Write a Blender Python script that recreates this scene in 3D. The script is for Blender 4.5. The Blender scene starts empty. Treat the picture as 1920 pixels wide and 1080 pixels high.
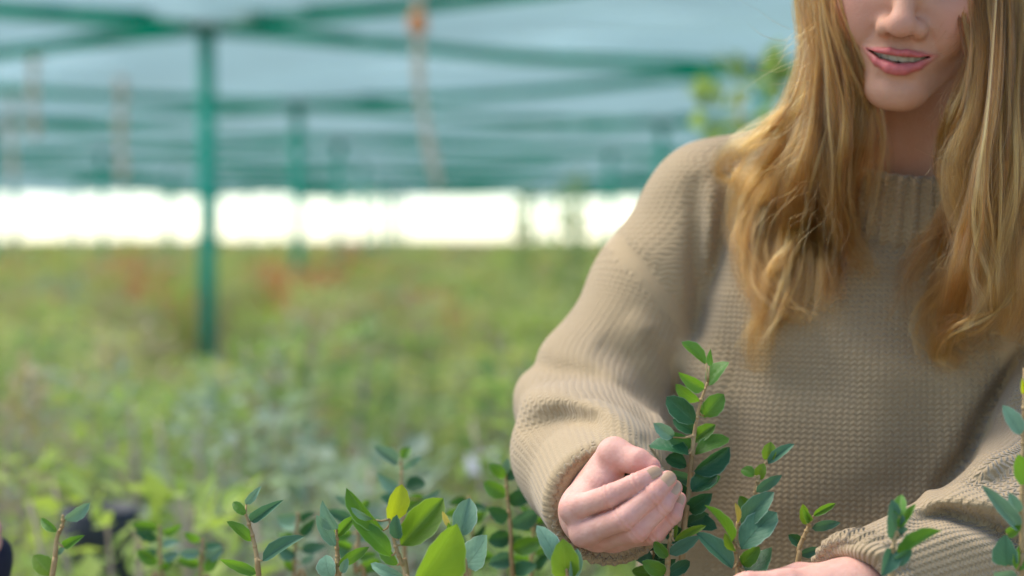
import bpy, math, random
import numpy as np
from mathutils import Vector, Matrix

random.seed(7); RNG = np.random.default_rng(7)
scene = bpy.context.scene
COL = scene.collection

# ------------------------------------------------------------------ camera, sky, sun, exposure
CAM_Z = 1.30; FPX = 3500.0; PITCH = math.atan(95 / FPX)
cam_d = bpy.data.cameras.new('camera'); cam = bpy.data.objects.new('camera', cam_d); COL.objects.link(cam)
cam.location = (0, 0, CAM_Z); cam.rotation_euler = (math.pi / 2 - PITCH, 0, 0)
cam_d.sensor_width = 36.0; cam_d.lens = FPX * 36 / 1920
cam_d.clip_start = 0.05; cam_d.clip_end = 3000
cam_d.dof.use_dof = True; cam_d.dof.focus_distance = 1.43; cam_d.dof.aperture_fstop = 3.2
scene.camera = cam

SUN_EL, SUN_AZ = math.radians(58), math.radians(-66)     # azimuth clockwise from +Y
w = bpy.data.worlds.new('World'); scene.world = w; w.use_nodes = True
nt = w.node_tree; nt.nodes.clear()
sky = nt.nodes.new('ShaderNodeTexSky'); sky.sky_type = 'NISHITA'; sky.sun_disc = False
sky.sun_elevation = SUN_EL; sky.sun_rotation = SUN_AZ; sky.air_density = 1.0; sky.dust_density = 0.4; sky.ozone_density = 1.0; sky.altitude = 1500
bg = nt.nodes.new('ShaderNodeBackground'); bg.inputs['Strength'].default_value = 0.06
wo = nt.nodes.new('ShaderNodeOutputWorld')
nt.links.new(sky.outputs[0], bg.inputs[0]); nt.links.new(bg.outputs[0], wo.inputs[0])
sd = bpy.data.lights.new('sun', 'SUN'); sd.energy = 1.2; sd.angle = math.radians(45); sd.color = (1.0, 0.92, 0.80)
so = bpy.data.objects.new('sun', sd); COL.objects.link(so)
sv = Vector((math.sin(SUN_AZ) * math.cos(SUN_EL), math.cos(SUN_AZ) * math.cos(SUN_EL), math.sin(SUN_EL)))
so.rotation_euler = sv.to_track_quat('Z', 'Y').to_euler(); so.location = sv * 30
vs = scene.view_settings; vs.view_transform = 'Standard'; vs.look = 'None'; vs.gamma = 1.0; vs.exposure = 2.25
vs.use_curve_mapping = False
cy = scene.cycles
cy.use_denoising = True; cy.max_bounces = 8; cy.diffuse_bounces = 3; cy.transparent_max_bounces = 24
cy.transmission_bounces = 4; cy.glossy_bounces = 3; cy.caustics_reflective = False; cy.caustics_refractive = False
cy.sample_clamp_indirect = 6

# ------------------------------------------------------------------ helpers
CA, SA = math.cos(PITCH), math.sin(PITCH)
def W(px, py, d):
    xc = (px - 960) / FPX * d; yc = -(py - 540) / FPX * d
    return np.array([xc, d * CA + yc * SA, CAM_Z - d * SA + yc * CA])
def proj(P):
    P = np.asarray(P, float); q = P - np.array([0, 0, CAM_Z])
    d = q[..., 1] * CA - q[..., 2] * SA; yc = q[..., 1] * SA + q[..., 2] * CA
    return 960 + FPX * q[..., 0] / d, 540 - FPX * yc / d, d
def link(o, parent=None):
    COL.objects.link(o)
    if parent is not None: o.parent = parent
    return o
def tag(o, label=None, cat=None, group=None, kind=None):
    if label: o['label'] = label
    if cat: o['category'] = cat
    if group: o['group'] = group
    if kind: o['kind'] = kind
    return o
def empty(name, loc=(0, 0, 0), **k):
    o = bpy.data.objects.new(name, None); o.location = loc; o.empty_display_size = 0.05
    return tag(link(o), **k)
def mesh(name, V, F, mat=None, smooth=True):
    me = bpy.data.meshes.new(name)
    V = np.asarray(V, np.float32)
    F = np.asarray(F, np.int32) if not isinstance(F, list) else F
    if isinstance(F, np.ndarray):
        n, k = F.shape
        me.vertices.add(len(V)); me.vertices.foreach_set('co', V.ravel())
        me.loops.add(n * k); me.loops.foreach_set('vertex_index', F.ravel())
        me.polygons.add(n); me.polygons.foreach_set('loop_start', np.arange(0, n * k, k, dtype=np.int32))
        me.update(calc_edges=True); me.validate()
    else:
        me.from_pydata([tuple(map(float, v)) for v in V], [], F)
    if smooth: me.polygons.foreach_set('use_smooth', np.ones(len(me.polygons), bool))
    if mat: me.materials.append(mat)
    return me
def obj(name, me, parent=None, loc=None):
    o = bpy.data.objects.new(name, me); link(o, parent)
    if loc is not None: o.location = loc
    return o
def attr(me, name, data, typ='FLOAT'):
    a = me.attributes.new(name, typ, 'POINT')
    a.data.foreach_set('value' if typ == 'FLOAT' else 'vector', np.asarray(data, np.float32).ravel())
class MB:
    """collects pieces of one mesh"""
    def __init__(s): s.V = []; s.F = []; s.n = 0
    def add(s, V, F):
        V = np.asarray(V, float); s.V.append(V); s.F += [tuple(i + s.n for i in f) for f in F]; s.n += len(V)
    def tube(s, pts, rad, k=8, cap=True):
        pts = np.asarray(pts, float); m = len(pts)
        if np.isscalar(rad): rad = [rad] * m
        T = np.gradient(pts, axis=0); T /= np.linalg.norm(T, axis=1)[:, None] + 1e-12
        up = np.array([0, 0, 1.0]) if abs(T[0][2]) < 0.9 else np.array([1.0, 0, 0])
        V = []; N = np.cross(T[0], up); N /= np.linalg.norm(N)
        for i in range(m):
            N = N - T[i] * N.dot(T[i]); N /= np.linalg.norm(N); B = np.cross(T[i], N)
            for j in range(k):
                a = 2 * math.pi * j / k; V.append(pts[i] + rad[i] * (math.cos(a) * N + math.sin(a) * B))
        F = [(i * k + j, i * k + (j + 1) % k, (i + 1) * k + (j + 1) % k, (i + 1) * k + j) for i in range(m - 1) for j in range(k)]
        if cap: F += [tuple(range(k - 1, -1, -1)), tuple((m - 1) * k + j for j in range(k))]
        s.add(V, F)
    def lathe(s, prof, k=20, c=(0, 0, 0)):
        V = [(c[0] + r * math.cos(2 * math.pi * j / k), c[1] + r * math.sin(2 * math.pi * j / k), c[2] + z) for r, z in prof for j in range(k)]
        F = [(i * k + j, i * k + (j + 1) % k, (i + 1) * k + (j + 1) % k, (i + 1) * k + j) for i in range(len(prof) - 1) for j in range(k)]
        s.add(V, F)
    def mesh(s, name, mat=None, smooth=True): return mesh(name, np.concatenate(s.V), s.F, mat, smooth)
def cr(P, n):
    """Catmull-Rom through P, n samples"""
    P = np.asarray(P, float); m = len(P)
    if m == 2: return P[0] + (P[1] - P[0]) * np.linspace(0, 1, n)[:, None]
    Q = np.vstack([2 * P[0] - P[1], P, 2 * P[-1] - P[-2]])
    t = np.linspace(0, m - 1 - 1e-6, n); i = t.astype(int); f = (t - i)[:, None]
    a, b, c, d = Q[i], Q[i + 1], Q[i + 2], Q[i + 3]
    return 0.5 * (2 * b + (c - a) * f + (2 * a - 5 * b + 4 * c - d) * f ** 2 + (3 * b - a - 3 * c + d) * f ** 3)

# ---- signed distance tools
def rc(P, a, b, ra, rb):
    a = np.asarray(a, np.float32); ab = np.asarray(b, np.float32) - a; q = P - a
    t = np.clip((q @ ab) / (ab @ ab), 0, 1)
    q = q - t[..., None] * ab
    return np.sqrt((q * q).sum(-1)) - (ra + (rb - ra) * t)
def chain(P, pts, rad, k=0.0):
    f = None
    for i in range(len(pts) - 1):
        g = rc(P, pts[i], pts[i + 1], rad[i], rad[i + 1])
        f = g if f is None else (np.minimum(f, g) if k == 0 else smin(f, g, k))
    return f
def ell(P, c, r, R=None):
    q = P - np.asarray(c, np.float32)
    if R is not None: q = q @ np.asarray(R, np.float32)
    r = np.asarray(r, np.float32)
    k0 = np.sqrt(((q / r) ** 2).sum(-1)) + 1e-9; k1 = np.sqrt(((q / r ** 2) ** 2).sum(-1)) + 1e-9
    return k0 * (k0 - 1) / k1
def smin(a, b, k):
    h = np.clip(0.5 + 0.5 * (b - a) / k, 0, 1)
    return b + (a - b) * h - k * h * (1 - h)
def smax(a, b, k): return -smin(-a, -b, k)
def grid(lo, hi, h):
    lo = np.asarray(lo, float); n = np.ceil((np.asarray(hi) - lo) / h).astype(int) + 1
    ax = [(lo[i] + h * np.arange(n[i])).astype(np.float32) for i in range(3)]
    return np.stack(np.meshgrid(*ax, indexing='ij'), -1)
def nets(F, lo, h):
    s = F < 0
    c = np.zeros(np.array(F.shape) - 1, np.int8)
    sl = [slice(None, -1), slice(1, None)]
    for i in (0, 1):
        for j in (0, 1):
            for k in (0, 1): c += s[sl[i], sl[j], sl[k]]
    act = np.argwhere((c > 0) & (c < 8)); idx = -np.ones(c.shape, np.int64); idx[tuple(act.T)] = np.arange(len(act))
    acc = np.zeros((len(act), 3)); cnt = np.zeros(len(act))
    for ax in range(3):
        o1, o2 = [a for a in range(3) if a != ax]
        for u in (0, 1):
            for v in (0, 1):
                off = np.zeros(3, int); off[o1] = u; off[o2] = v
                p = act + off; q = p.copy(); q[:, ax] += 1
                a = F[tuple(p.T)]; b = F[tuple(q.T)]; m = (a < 0) != (b < 0)
                t = a[m] / (a[m] - b[m]); pt = p[m].astype(float); pt[:, ax] += t
                acc[m] += pt; cnt[m] += 1
    V = np.asarray(lo) + h * acc / cnt[:, None]
    faces = []
    for ax in range(3):
        o1, o2 = (ax + 1) % 3, (ax + 2) % 3
        A = [slice(None)] * 3; B = [slice(None)] * 3; A[ax] = slice(None, -1); B[ax] = slice(1, None)
        sa, sb = s[tuple(A)], s[tuple(B)]
        e = np.argwhere(sa != sb); e = e[(e[:, o1] > 0) & (e[:, o2] > 0) & (e[:, o1] < s.shape[o1] - 1) & (e[:, o2] < s.shape[o2] - 1)]
        flip = sa[tuple(e.T)]
        q = []
        for du, dv in ((-1, -1), (0, -1), (0, 0), (-1, 0)):
            x = e.copy(); x[:, o1] += du; x[:, o2] += dv; q.append(idx[tuple(x.T)])
        q = np.stack(q, 1); q[~flip] = q[~flip][:, ::-1]; faces.append(q)
    Fc = np.concatenate(faces); Fc = Fc[(Fc >= 0).all(1)]
    return V, Fc
def relax(V, F, it=2, lam=0.5):
    E = np.concatenate([F[:, [i, (i + 1) % 4]] for i in range(4)]); E = np.concatenate([E, E[:, ::-1]])
    deg = np.bincount(E[:, 0], minlength=len(V)).clip(1)[:, None]
    for _ in range(it):
        for l in (lam, -lam * 1.02):
            S = np.stack([np.bincount(E[:, 0], V[E[:, 1], i], len(V)) for i in range(3)], 1)
            V = V + l * (S / deg - V)
    return V

# ---- material helper
def mat(name, color=(0.5, 0.5, 0.5), rough=0.6, spec=0.3):
    m = bpy.data.materials.new(name); m.use_nodes = True
    b = m.node_tree.nodes['Principled BSDF']
    b.inputs['Base Color'].default_value = (*color, 1); b.inputs['Roughness'].default_value = rough
    b.inputs['Specular IOR Level'].default_value = spec
    return m, m.node_tree, b
class N:
    """tiny node graph helper"""
    def __init__(s, nt): s.nt = nt
    def new(s, t, **k):
        n = s.nt.nodes.new(t)
        for a, b in k.items(): setattr(n, a, b)
        return n
    def put(s, inp, v):
        if hasattr(v, 'is_output'): s.nt.links.new(v, inp)
        else: inp.default_value = v
    def m(s, op, a, b=0.0, c=0.0):
        n = s.new('ShaderNodeMath', operation=op)
        for i, v in enumerate((a, b, c)): s.put(n.inputs[i], v)
        return n.outputs[0]
    def mix(s, f, a, b):
        n = s.new('ShaderNodeMix', data_type='RGBA')
        s.put(n.inputs[0], f); s.put(n.inputs[6], a if hasattr(a, 'is_output') else (*a, 1)); s.put(n.inputs[7], b if hasattr(b, 'is_output') else (*b, 1))
        return n.outputs[2]
    def noise(s, scale, detail=3, vec=None, rough=0.5):
        n = s.new('ShaderNodeTexNoise'); n.inputs['Scale'].default_value = scale; n.inputs['Detail'].default_value = detail; n.inputs['Roughness'].default_value = rough
        if vec is not None: s.nt.links.new(vec, n.inputs['Vector'])
        return n.outputs[0]
    def ramp(s, f, lo, hi):
        n = s.new('ShaderNodeMapRange'); s.put(n.inputs[0], f); n.inputs[1].default_value = lo; n.inputs[2].default_value = hi
        return n.outputs[0]
    def obj(s): return s.new('ShaderNodeTexCoord').outputs['Object']
    def bump(s, h, dist, strength=1.0):
        n = s.new('ShaderNodeBump'); n.inputs['Distance'].default_value = dist; n.inputs['Strength'].default_value = strength
        s.nt.links.new(h, n.inputs['Height']); return n.outputs[0]

# ------------------------------------------------------------------ materials
def two_tone(name, a, b, scale, rough=0.7, bump=0.0, spec=0.3):
    m, t, p = mat(name, a, rough, spec); n = N(t); f = n.noise(scale, 4, n.obj())
    t.links.new(n.mix(n.ramp(f, 0.35, 0.65), a, b), p.inputs['Base Color'])
    if bump: t.links.new(n.bump(f, bump), p.inputs['Normal'])
    return m
M_ground = two_tone('ground_cloth', (0.20, 0.17, 0.13), (0.30, 0.26, 0.20), 1.3, 0.95, 0.01)
M_post = two_tone('post_paint', (0.002, 0.34, 0.235), (0.004, 0.42, 0.29), 3, 0.55)
M_pot = two_tone('grow_bag', (0.035, 0.04, 0.048), (0.075, 0.08, 0.09), 9, 0.6)
M_soil = two_tone('soil', (0.05, 0.035, 0.02), (0.10, 0.075, 0.05), 40, 0.95, 0.01)
M_stem_far = two_tone('shrub_stem', (0.30, 0.24, 0.17), (0.46, 0.39, 0.31), 20, 0.85)
M_cord = two_tone('hanging_cord', (0.66, 0.60, 0.52), (0.76, 0.70, 0.62), 6, 0.8)
M_clip, _, _ = mat('orange_clip', (0.75, 0.28, 0.09), 0.5)
M_tag, _, _ = mat('white_label', (0.62, 0.60, 0.62), 0.5)

def net_material(name, col, clear):
    m = bpy.data.materials.new(name); m.use_nodes = True; t = m.node_tree; t.nodes.clear(); n = N(t)
    out = n.new('ShaderNodeOutputMaterial')
    tr = n.new('ShaderNodeBsdfTransparent')
    tl = n.new('ShaderNodeBsdfTranslucent'); df = n.new('ShaderNodeBsdfDiffuse')
    f = n.noise(0.8, 3, n.obj()); c = n.mix(n.ramp(f, 0.3, 0.7), col, tuple(x * 0.85 for x in col))
    t.links.new(c, tl.inputs[0]); t.links.new(c, df.inputs[0])
    m1 = n.new('ShaderNodeMixShader'); m1.inputs[0].default_value = 0.12
    t.links.new(tl.outputs[0], m1.inputs[1]); t.links.new(df.outputs[0], m1.inputs[2])
    m2 = n.new('ShaderNodeMixShader'); m2.inputs[0].default_value = clear
    t.links.new(m1.outputs[0], m2.inputs[1]); t.links.new(tr.outputs[0], m2.inputs[2]); t.links.new(m2.outputs[0], out.inputs[0])
    return m
M_net = net_material('shade_net', (0.41, 0.58, 0.565), 0.70)
M_dim_strip = net_material('net_dim_strip', (0.50, 0.68, 0.69), 0.05)
M_seam = net_material('net_seam', (0.002, 0.44, 0.32), 0.04)

def leaf_material(name, col, vein, rim=(0.55, 0.62, 0.50), trans=(0.3, 0.5, 0.05), rough=0.45, tw=0.3):
    m, t, p = mat(name, col, rough, 0.35); n = N(t)
    uv = n.new('ShaderNodeUVMap').outputs[0]; sp = n.new('ShaderNodeSeparateXYZ'); t.links.new(uv, sp.inputs[0])
    x = n.m('ABSOLUTE', n.m('SUBTRACT', sp.outputs[0], 0.5)); y = sp.outputs[1]
    mid = n.m('LESS_THAN', x, 0.022)
    side = n.m('POWER', n.m('ABSOLUTE', n.m('SINE', n.m('MULTIPLY', n.m('SUBTRACT', y, n.m('MULTIPLY', x, 0.9)), 19.0))), 14)
    vf = n.m('MINIMUM', n.m('ADD', n.m('MULTIPLY', mid, 0.55), n.m('MULTIPLY', side, 0.15)), 1)
    oi = n.new('ShaderNodeObjectInfo').outputs['Random']
    nz = n.noise(5, 4, n.obj())
    var = n.m('ADD', n.m('MULTIPLY', oi, 0.5), n.m('MULTIPLY', nz, 0.5))
    base = n.mix(n.ramp(var, 0.2, 0.8), tuple(c * 0.75 for c in col), tuple(min(1, c * 1.2) for c in col))
    base = n.mix(vf, base, vein)
    base = n.mix(n.m('MULTIPLY', n.ramp(x, 0.455, 0.5), 0.75), base, rim)
    t.links.new(base, p.inputs['Base Color'])
    t.links.new(n.bump(n.m('SUBTRACT', nz, n.m('MULTIPLY', vf, 1.2)), 0.0006), p.inputs['Normal'])
    tl = n.new('ShaderNodeBsdfTranslucent'); tl.inputs[0].default_value = (*trans, 1)
    mx = n.new('ShaderNodeMixShader'); mx.inputs[0].default_value = tw
    out = t.nodes['Material Output']
    t.links.new(p.outputs[0], mx.inputs[1]); t.links.new(tl.outputs[0], mx.inputs[2]); t.links.new(mx.outputs[0], out.inputs[0])
    return m
LEAF = {
    'blue': leaf_material('leaf_blue_green', (0.070, 0.185, 0.105), (0.03, 0.10, 0.06), (0.35, 0.5, 0.38), (0.12, 0.28, 0.10), 0.55, 0.25),
    'dark': leaf_material('leaf_dark_green', (0.025, 0.11, 0.04), (0.05, 0.17, 0.07), (0.3, 0.45, 0.28), (0.08, 0.22, 0.03), 0.52, 0.2),
    'green': leaf_material('leaf_green', (0.07, 0.19, 0.022), (0.12, 0.27, 0.05), (0.45, 0.6, 0.30), (0.25, 0.5, 0.03), 0.45, 0.35),
    'lime': leaf_material('leaf_lime', (0.13, 0.25, 0.022), (0.20, 0.34, 0.05), (0.38, 0.52, 0.18), (0.26, 0.42, 0.02), 0.5, 0.4),
    'yellow': leaf_material('leaf_yellow', (0.42, 0.50, 0.02), (0.36, 0.42, 0.02), (0.55, 0.6, 0.1), (0.55, 0.62, 0.02), 0.5, 0.4),
    'pale': leaf_material('leaf_pale', (0.19, 0.34, 0.22), (0.12, 0.24, 0.15), (0.55, 0.66, 0.52), (0.2, 0.36, 0.16), 0.6, 0.22),
    'bud': leaf_material('leaf_bud', (0.55, 0.45, 0.08), (0.5, 0.38, 0.1), (0.6, 0.5, 0.2), (0.5, 0.4, 0.05), 0.6, 0.2),
}
M_stem = two_tone('shoot_bark', (0.34, 0.22, 0.09), (0.46, 0.33, 0.16), 90, 0.7)

def foliage_material(name, a, b, trans):
    m, t, p = mat(name, a, 0.6, 0.25); n = N(t)
    f = n.noise(9, 2, n.obj())
    g = n.new('ShaderNodeNewGeometry').outputs['Random Per Island']
    t.links.new(n.mix(n.m('ADD', n.m('MULTIPLY', g, 0.6), n.m('MULTIPLY', f, 0.4)), a, b), p.inputs['Base Color'])
    tl = n.new('ShaderNodeBsdfTranslucent'); tl.inputs[0].default_value = (*trans, 1)
    mx = n.new('ShaderNodeMixShader'); mx.inputs[0].default_value = 0.42
    t.links.new(p.outputs[0], mx.inputs[1]); t.links.new(tl.outputs[0], mx.inputs[2]); t.links.new(mx.outputs[0], t.nodes['Material Output'].inputs[0])
    return m
FOL = {
    'green': foliage_material('foliage_green', (0.17, 0.28, 0.075), (0.34, 0.42, 0.17), (0.34, 0.48, 0.11)),
    'fresh': foliage_material('foliage_fresh', (0.24, 0.39, 0.07), (0.44, 0.52, 0.16), (0.42, 0.55, 0.08)),
    'grey': foliage_material('foliage_grey_green', (0.24, 0.35, 0.23), (0.42, 0.48, 0.36), (0.32, 0.42, 0.22)),
    'olive': foliage_material('foliage_olive', (0.36, 0.33, 0.15), (0.52, 0.46, 0.28), (0.42, 0.39, 0.16)),
    'lime': foliage_material('foliage_lime', (0.40, 0.46, 0.13), (0.58, 0.60, 0.26), (0.52, 0.58, 0.14)),
    'rust': foliage_material('foliage_rust', (0.58, 0.29, 0.10), (0.62, 0.40, 0.20), (0.6, 0.32, 0.1)),
}

# ------------------------------------------------------------------ setting: ground
g = mesh('ground', [(-900, -60, 0), (900, -60, 0), (900, 1500, 0), (-900, 1500, 0)], [(0, 1, 2, 3)], M_ground, False)
tag(obj('ground', g), kind='structure')

# ------------------------------------------------------------------ shade structure: posts, net panels, seams
NET_Z = 2.70
def post_at(r, k):
    x0 = {-1: None}
    base = -1.86 + 3.76 * r; off = 11.4 + (2.8 if r % 2 else 0.0)
    return np.array([base - 0.033 * 6.75 * k, off + 6.75 * k, NET_Z])
ROWS = range(-6, 8); KS = range(-3, 8)
post_me = None
def build_post():
    b = MB(); b.tube([(0, 0, -0.02), (0, 0, NET_Z - 0.03)], 0.050, 14); p = b.mesh('pole', M_post)
    b = MB(); b.lathe([(0.0, -0.06), (0.06, -0.06), (0.066, -0.045), (0.066, 0.0), (0.0, 0.0)], 14, (0, 0, NET_Z - 0.012)); c = b.mesh('cap', M_post)
    b = MB(); b.lathe([(0.0, 0.0), (0.12, 0.0), (0.12, 0.02), (0.056, 0.035), (0.051, 0.09), (0.0, 0.09)], 16); f = b.mesh('foot_plate', M_post)
    return p, c, f
PM = build_post()
POST_LABEL = {(0, 0): 'nearest teal green post, rising out of the shrubs left of the person',
              (0, 1): 'teal green post just right of the nearest post, farther back',
              (0, 2): 'slim teal post third back in the line of the nearest post',
              (1, 0): 'teal green post top showing just above the shoulder of the person',
              (1, 1): 'faint teal post beside the sleeve of the person, behind the shoulder',
              (-1, 2): 'faint teal post far back near the left edge'}
for r in ROWS:
    for k in KS:
        P = post_at(r, k)
        px, py, d = proj(P)
        if P[1] < 3 or d < 3 or abs(px - 960) > 1150: continue
        lab = POST_LABEL.get((r, k), 'far blurred teal post carrying the shade net')
        e = empty('post', (P[0], P[1], 0), label=lab, cat='post', group='posts under the shade net')
        for nm, me in zip(('pole', 'cap', 'foot_plate'), PM): obj(nm, me, e)
net = empty('shade_net', (0, 20, NET_Z), label='pale blue green shade net stretched overhead on teal posts', cat='shade net')
def in_net(p): return abs(p[0]) < 21
def panel(A, B, C, sag, n=7):
    V = []; idx = {}
    for i in range(n + 1):
        for j in range(n + 1 - i):
            a, b = i / n, j / n; c = 1 - a - b
            p = A * a + B * b + C * c
            p = p + np.array([0, 0, 0.05 - sag * (a * b + b * c + c * a) * 3 + 0.03 * math.sin(p[0] * 2.1 + p[1] * 1.3)])
            idx[i, j] = len(V); V.append(p - np.array([0, 20, NET_Z]))
    F = []
    for i in range(n):
        for j in range(n - i):
            F.append((idx[i, j], idx[i + 1, j], idx[i, j + 1]))
            if j < n - i - 1: F.append((idx[i + 1, j], idx[i + 1, j + 1], idx[i, j + 1]))
    obj('net_panel', mesh('net_panel', V, F, M_net), net)
def seam(A, B, wd=0.13):
    m = 9; t = np.linspace(0, 1, m)[:, None]; P = A + (B - A) * t
    P[:, 2] += -0.035 - 0.20 * (t * (1 - t))[:, 0] * 2 + 0.0
    D = (B - A) / np.linalg.norm(B - A); S = np.cross(D, [0, 0, 1])
    V = []; F = []
    for i in range(m):
        ww = wd * (1.0 + 0.9 * abs(2 * t[i, 0] - 1) ** 3)
        hh = 0.07 * (1.0 + 0.9 * abs(2 * t[i, 0] - 1) ** 3)
        for dx, dz in ((-ww / 2, 0), (0, -hh), (ww / 2, 0), (0, 0.01)):
            V.append(P[i] + S * dx + np.array([0, 0, dz]) - np.array([0, 20, NET_Z]))
    for i in range(m - 1):
        for j in range(4): F.append((i * 4 + j, i * 4 + (j + 1) % 4, i * 4 + 4 + (j + 1) % 4, i * 4 + 4 + j))
    obj('seam', mesh('seam', V, F, M_seam), net)
for r in ROWS:
    for k in KS:
        A, Bk = post_at(r, k), post_at(r, k + 1)
        if r % 2 == 0: R0, R1, R2 = post_at(r + 1, k - 1), post_at(r + 1, k), post_at(r + 1, k + 1)
        else: R0, R1, R2 = post_at(r + 1, k), post_at(r + 1, k + 1), post_at(r + 1, k + 2)
        if r + 1 not in ROWS or k + 1 not in KS: continue
        if min(A[1], R1[1]) < 4.5: continue
        panel(A, Bk, R1, 0.10)
        if R2[1] <= post_at(0, max(KS))[1] + 4: panel(Bk, R2, R1, 0.10)
        if A[1] > 1 and abs(A[0]) < 14:
            seam(A, R1); seam(Bk, R1)

# net strips added to dim the ceiling at low angles while sun passes between
rfo = np.random.default_rng(14)
for i in range(150):
    y0 = 7.6 + i * 0.335; xs_ = np.linspace(-17, 17, 52); hgt = 0.10 * rfo.uniform(.85, 1.25); p0, p1 = rfo.uniform(0, 6.28, 2)
    V = []
    for x in xs_:
        yy = y0 + .05 * math.sin(x * .9 + p0) + .02 * math.sin(x * 3.7 + p1); zz = NET_Z + .035 - .06 * (.5 + .5 * math.sin(x * 1.67 + .33 * y0)) + .012 * math.sin(x * 2.3 + p1)
        hh = hgt * (1 + .2 * math.sin(x * 1.9 + p0)); V += [(x, yy - 20, zz - NET_Z), (x, yy + .012 - 20, zz - hh - NET_Z)]
    F = [(2 * j, 2 * j + 1, 2 * j + 3, 2 * j + 2) for j in range(len(xs_) - 1)]
    obj('net_dim_strip', mesh('net_dim_strip', V, F, M_dim_strip), net)
# ------------------------------------------------------------------ hanging cords with clips
def cord(px, d, z0, z1, label, clips, lean=0.0, rad=0.011):
    P0 = W(px, 445, d); e = empty('hanging_cord', (P0[0], P0[1], z1), label=label, cat='cord', group='cords hanging from the net')
    b = MB(); t = np.linspace(0, 1, 14)
    b.tube(np.stack([lean * t ** 3 + 0.006 * np.sin(t * 9), 0 * t, (z0 - z1) * t], 1), rad * (1 + 0.25 * np.sin(t * 17)), 8)
    obj('cord', b.mesh('cord', M_cord), e)
    for cz in clips:
        tt = (z1 - cz) / (z1 - z0); b = MB()
        b.lathe([(0.0, -0.05), (0.035, -0.05), (0.045, -0.03), (0.045, 0.03), (0.035, 0.05), (0.0, 0.05)], 10, (lean * tt ** 3, 0, cz - z1))
        obj('clip', b.mesh('clip', M_clip), e)
def zc(py, d): return CAM_Z - (py - 445) / FPX * d
M_cord = foliage_material('hanging_cord_pale', (0.70, 0.63, 0.54), (0.80, 0.74, 0.66), (0.75, 0.68, 0.58))
cord(783, 9.0, zc(355, 9), 2.62, 'pale cord with an orange clip hanging from the net in mid frame', [zc(45, 9)], lean=0.10, rad=0.022)
cord(64, 13.0, zc(262, 13), 2.60, 'pale hanging cord at the left edge below the net', [], rad=0.03)
cord(228, 15.0, zc(345, 15), 2.60, 'pale hanging cord between left edge and the nearest post', [], rad=0.034)
cord(22, 16.0, zc(340, 16), 2.60, 'pale hanging cord in the corner by the left edge', [], rad=0.03)

# ------------------------------------------------------------------ nursery shrubs of the field
def leaf_cards(n, h0, h1, spread, size, rng, droop=0.3):
    """n folded leaf blades along invisible shoots -> V, F"""
    a = rng.uniform(0, 2 * np.pi, n); t = rng.uniform(0, 1, n) ** 0.8
    r = spread * (0.25 + 0.75 * np.sqrt(rng.uniform(0, 1, n))) * (0.55 + 0.45 * np.sin(np.pi * np.clip(t * 0.9 + 0.1, 0, 1)))
    c = np.stack([r * np.cos(a), r * np.sin(a), h0 + (h1 - h0) * t], 1)
    az = a + rng.normal(0, 0.9, n); el = rng.normal(0.35, 0.45, n)
    D = np.stack([np.cos(az) * np.cos(el), np.sin(az) * np.cos(el), np.sin(el)], 1)
    S = np.cross(D, rng.normal(0, 0.35, (n, 3)) + np.array([0, 0, 1])); S /= np.linalg.norm(S, axis=1)[:, None]
    U = np.cross(S, D); L = size * rng.uniform(0.7, 1.3, n)[:, None]; Wd = L * rng.uniform(0.45, 0.65, n)[:, None]
    pts = [c, c + D * L * .45 + S * Wd * .5 + U * L * .10, c + D * L, c + D * L * .45 - S * Wd * .5 + U * L * .10, c + D * L * .5]
    V = np.stack(pts, 1).reshape(-1, 3); b = np.arange(n)[:, None] * 5
    F = np.concatenate([b + np.array([[0, 1, 4]]), b + np.array([[1, 2, 4]]), b + np.array([[2, 3, 4]]), b + np.array([[3, 0, 4]])])
    return V, F
def shrub_variant(seed, h, kindname, n=330, spread=0.20, size=0.05):
    rng = np.random.default_rng(seed)
    V, F = leaf_cards(n, 0.40, h, spread, size, rng)
    fol = mesh('foliage', V, F, FOL[kindname])
    b = MB()
    for _ in range(9):
        a = rng.uniform(0, 6.28); r = rng.uniform(0.05, spread * 0.9); hh = h * rng.uniform(0.8, 1.0); m = 5; t = np.linspace(0, 1, m)
        b.tube(np.stack([np.cos(a) * r * t ** 0.8, np.sin(a) * r * t ** 0.8, 0.30 + (hh - 0.30) * t], 1), list(0.008 - 0.005 * t), 4)
    st = b.mesh('stems', M_stem_far)
    return fol, st
bb = MB(); bb.lathe([(0.0, 0.0), (0.105, 0.0), (0.13, 0.02), (0.145, 0.2), (0.15, 0.33), (0.155, 0.345), (0.148, 0.35), (0.143, 0.33), (0.140, 0.31)], 18)
POT = bb.mesh('pot', M_pot)
bb = MB(); bb.lathe([(0.0, 0.318), (0.07, 0.322), (0.142, 0.312)], 14); SOIL = bb.mesh('soil', M_soil)
VAR = {}
for i, kn in enumerate(['green', 'fresh', 'grey', 'olive', 'lime', 'rust']):
    VAR[kn] = [shrub_variant(100 + 10 * i + j, h, kn) for j, h in enumerate((0.92, 1.0, 1.06))]
NAMES = {'green': 'mid green', 'fresh': 'fresh yellow green', 'grey': 'grey green', 'olive': 'dull olive', 'lime': 'pale yellowish', 'rust': 'rusty orange tinged'}
def place_shrub(x, y, kn, v, rot, sc, label=None, group=None):
    e = empty('potted_shrub', (x, y, 0), label=label or f'{NAMES[kn]} potted shrub, blurred, in the field behind', cat='shrub', group=group or f'{NAMES[kn]} shrubs in the field')
    e.rotation_euler = (0, 0, rot); e.scale = (sc, sc, sc)
    f, s = VAR[kn][v]
    tag(obj('foliage', f, e), kind='stuff'); obj('stems', s, e)
    if y < 6.5: obj('pot', POT, e); obj('soil', SOIL, e)
    return e
RUST = [(520, 520), (650, 490), (520, 690), (570, 530), (370, 560), (905, 590), (240, 600), (255, 520)]
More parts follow.
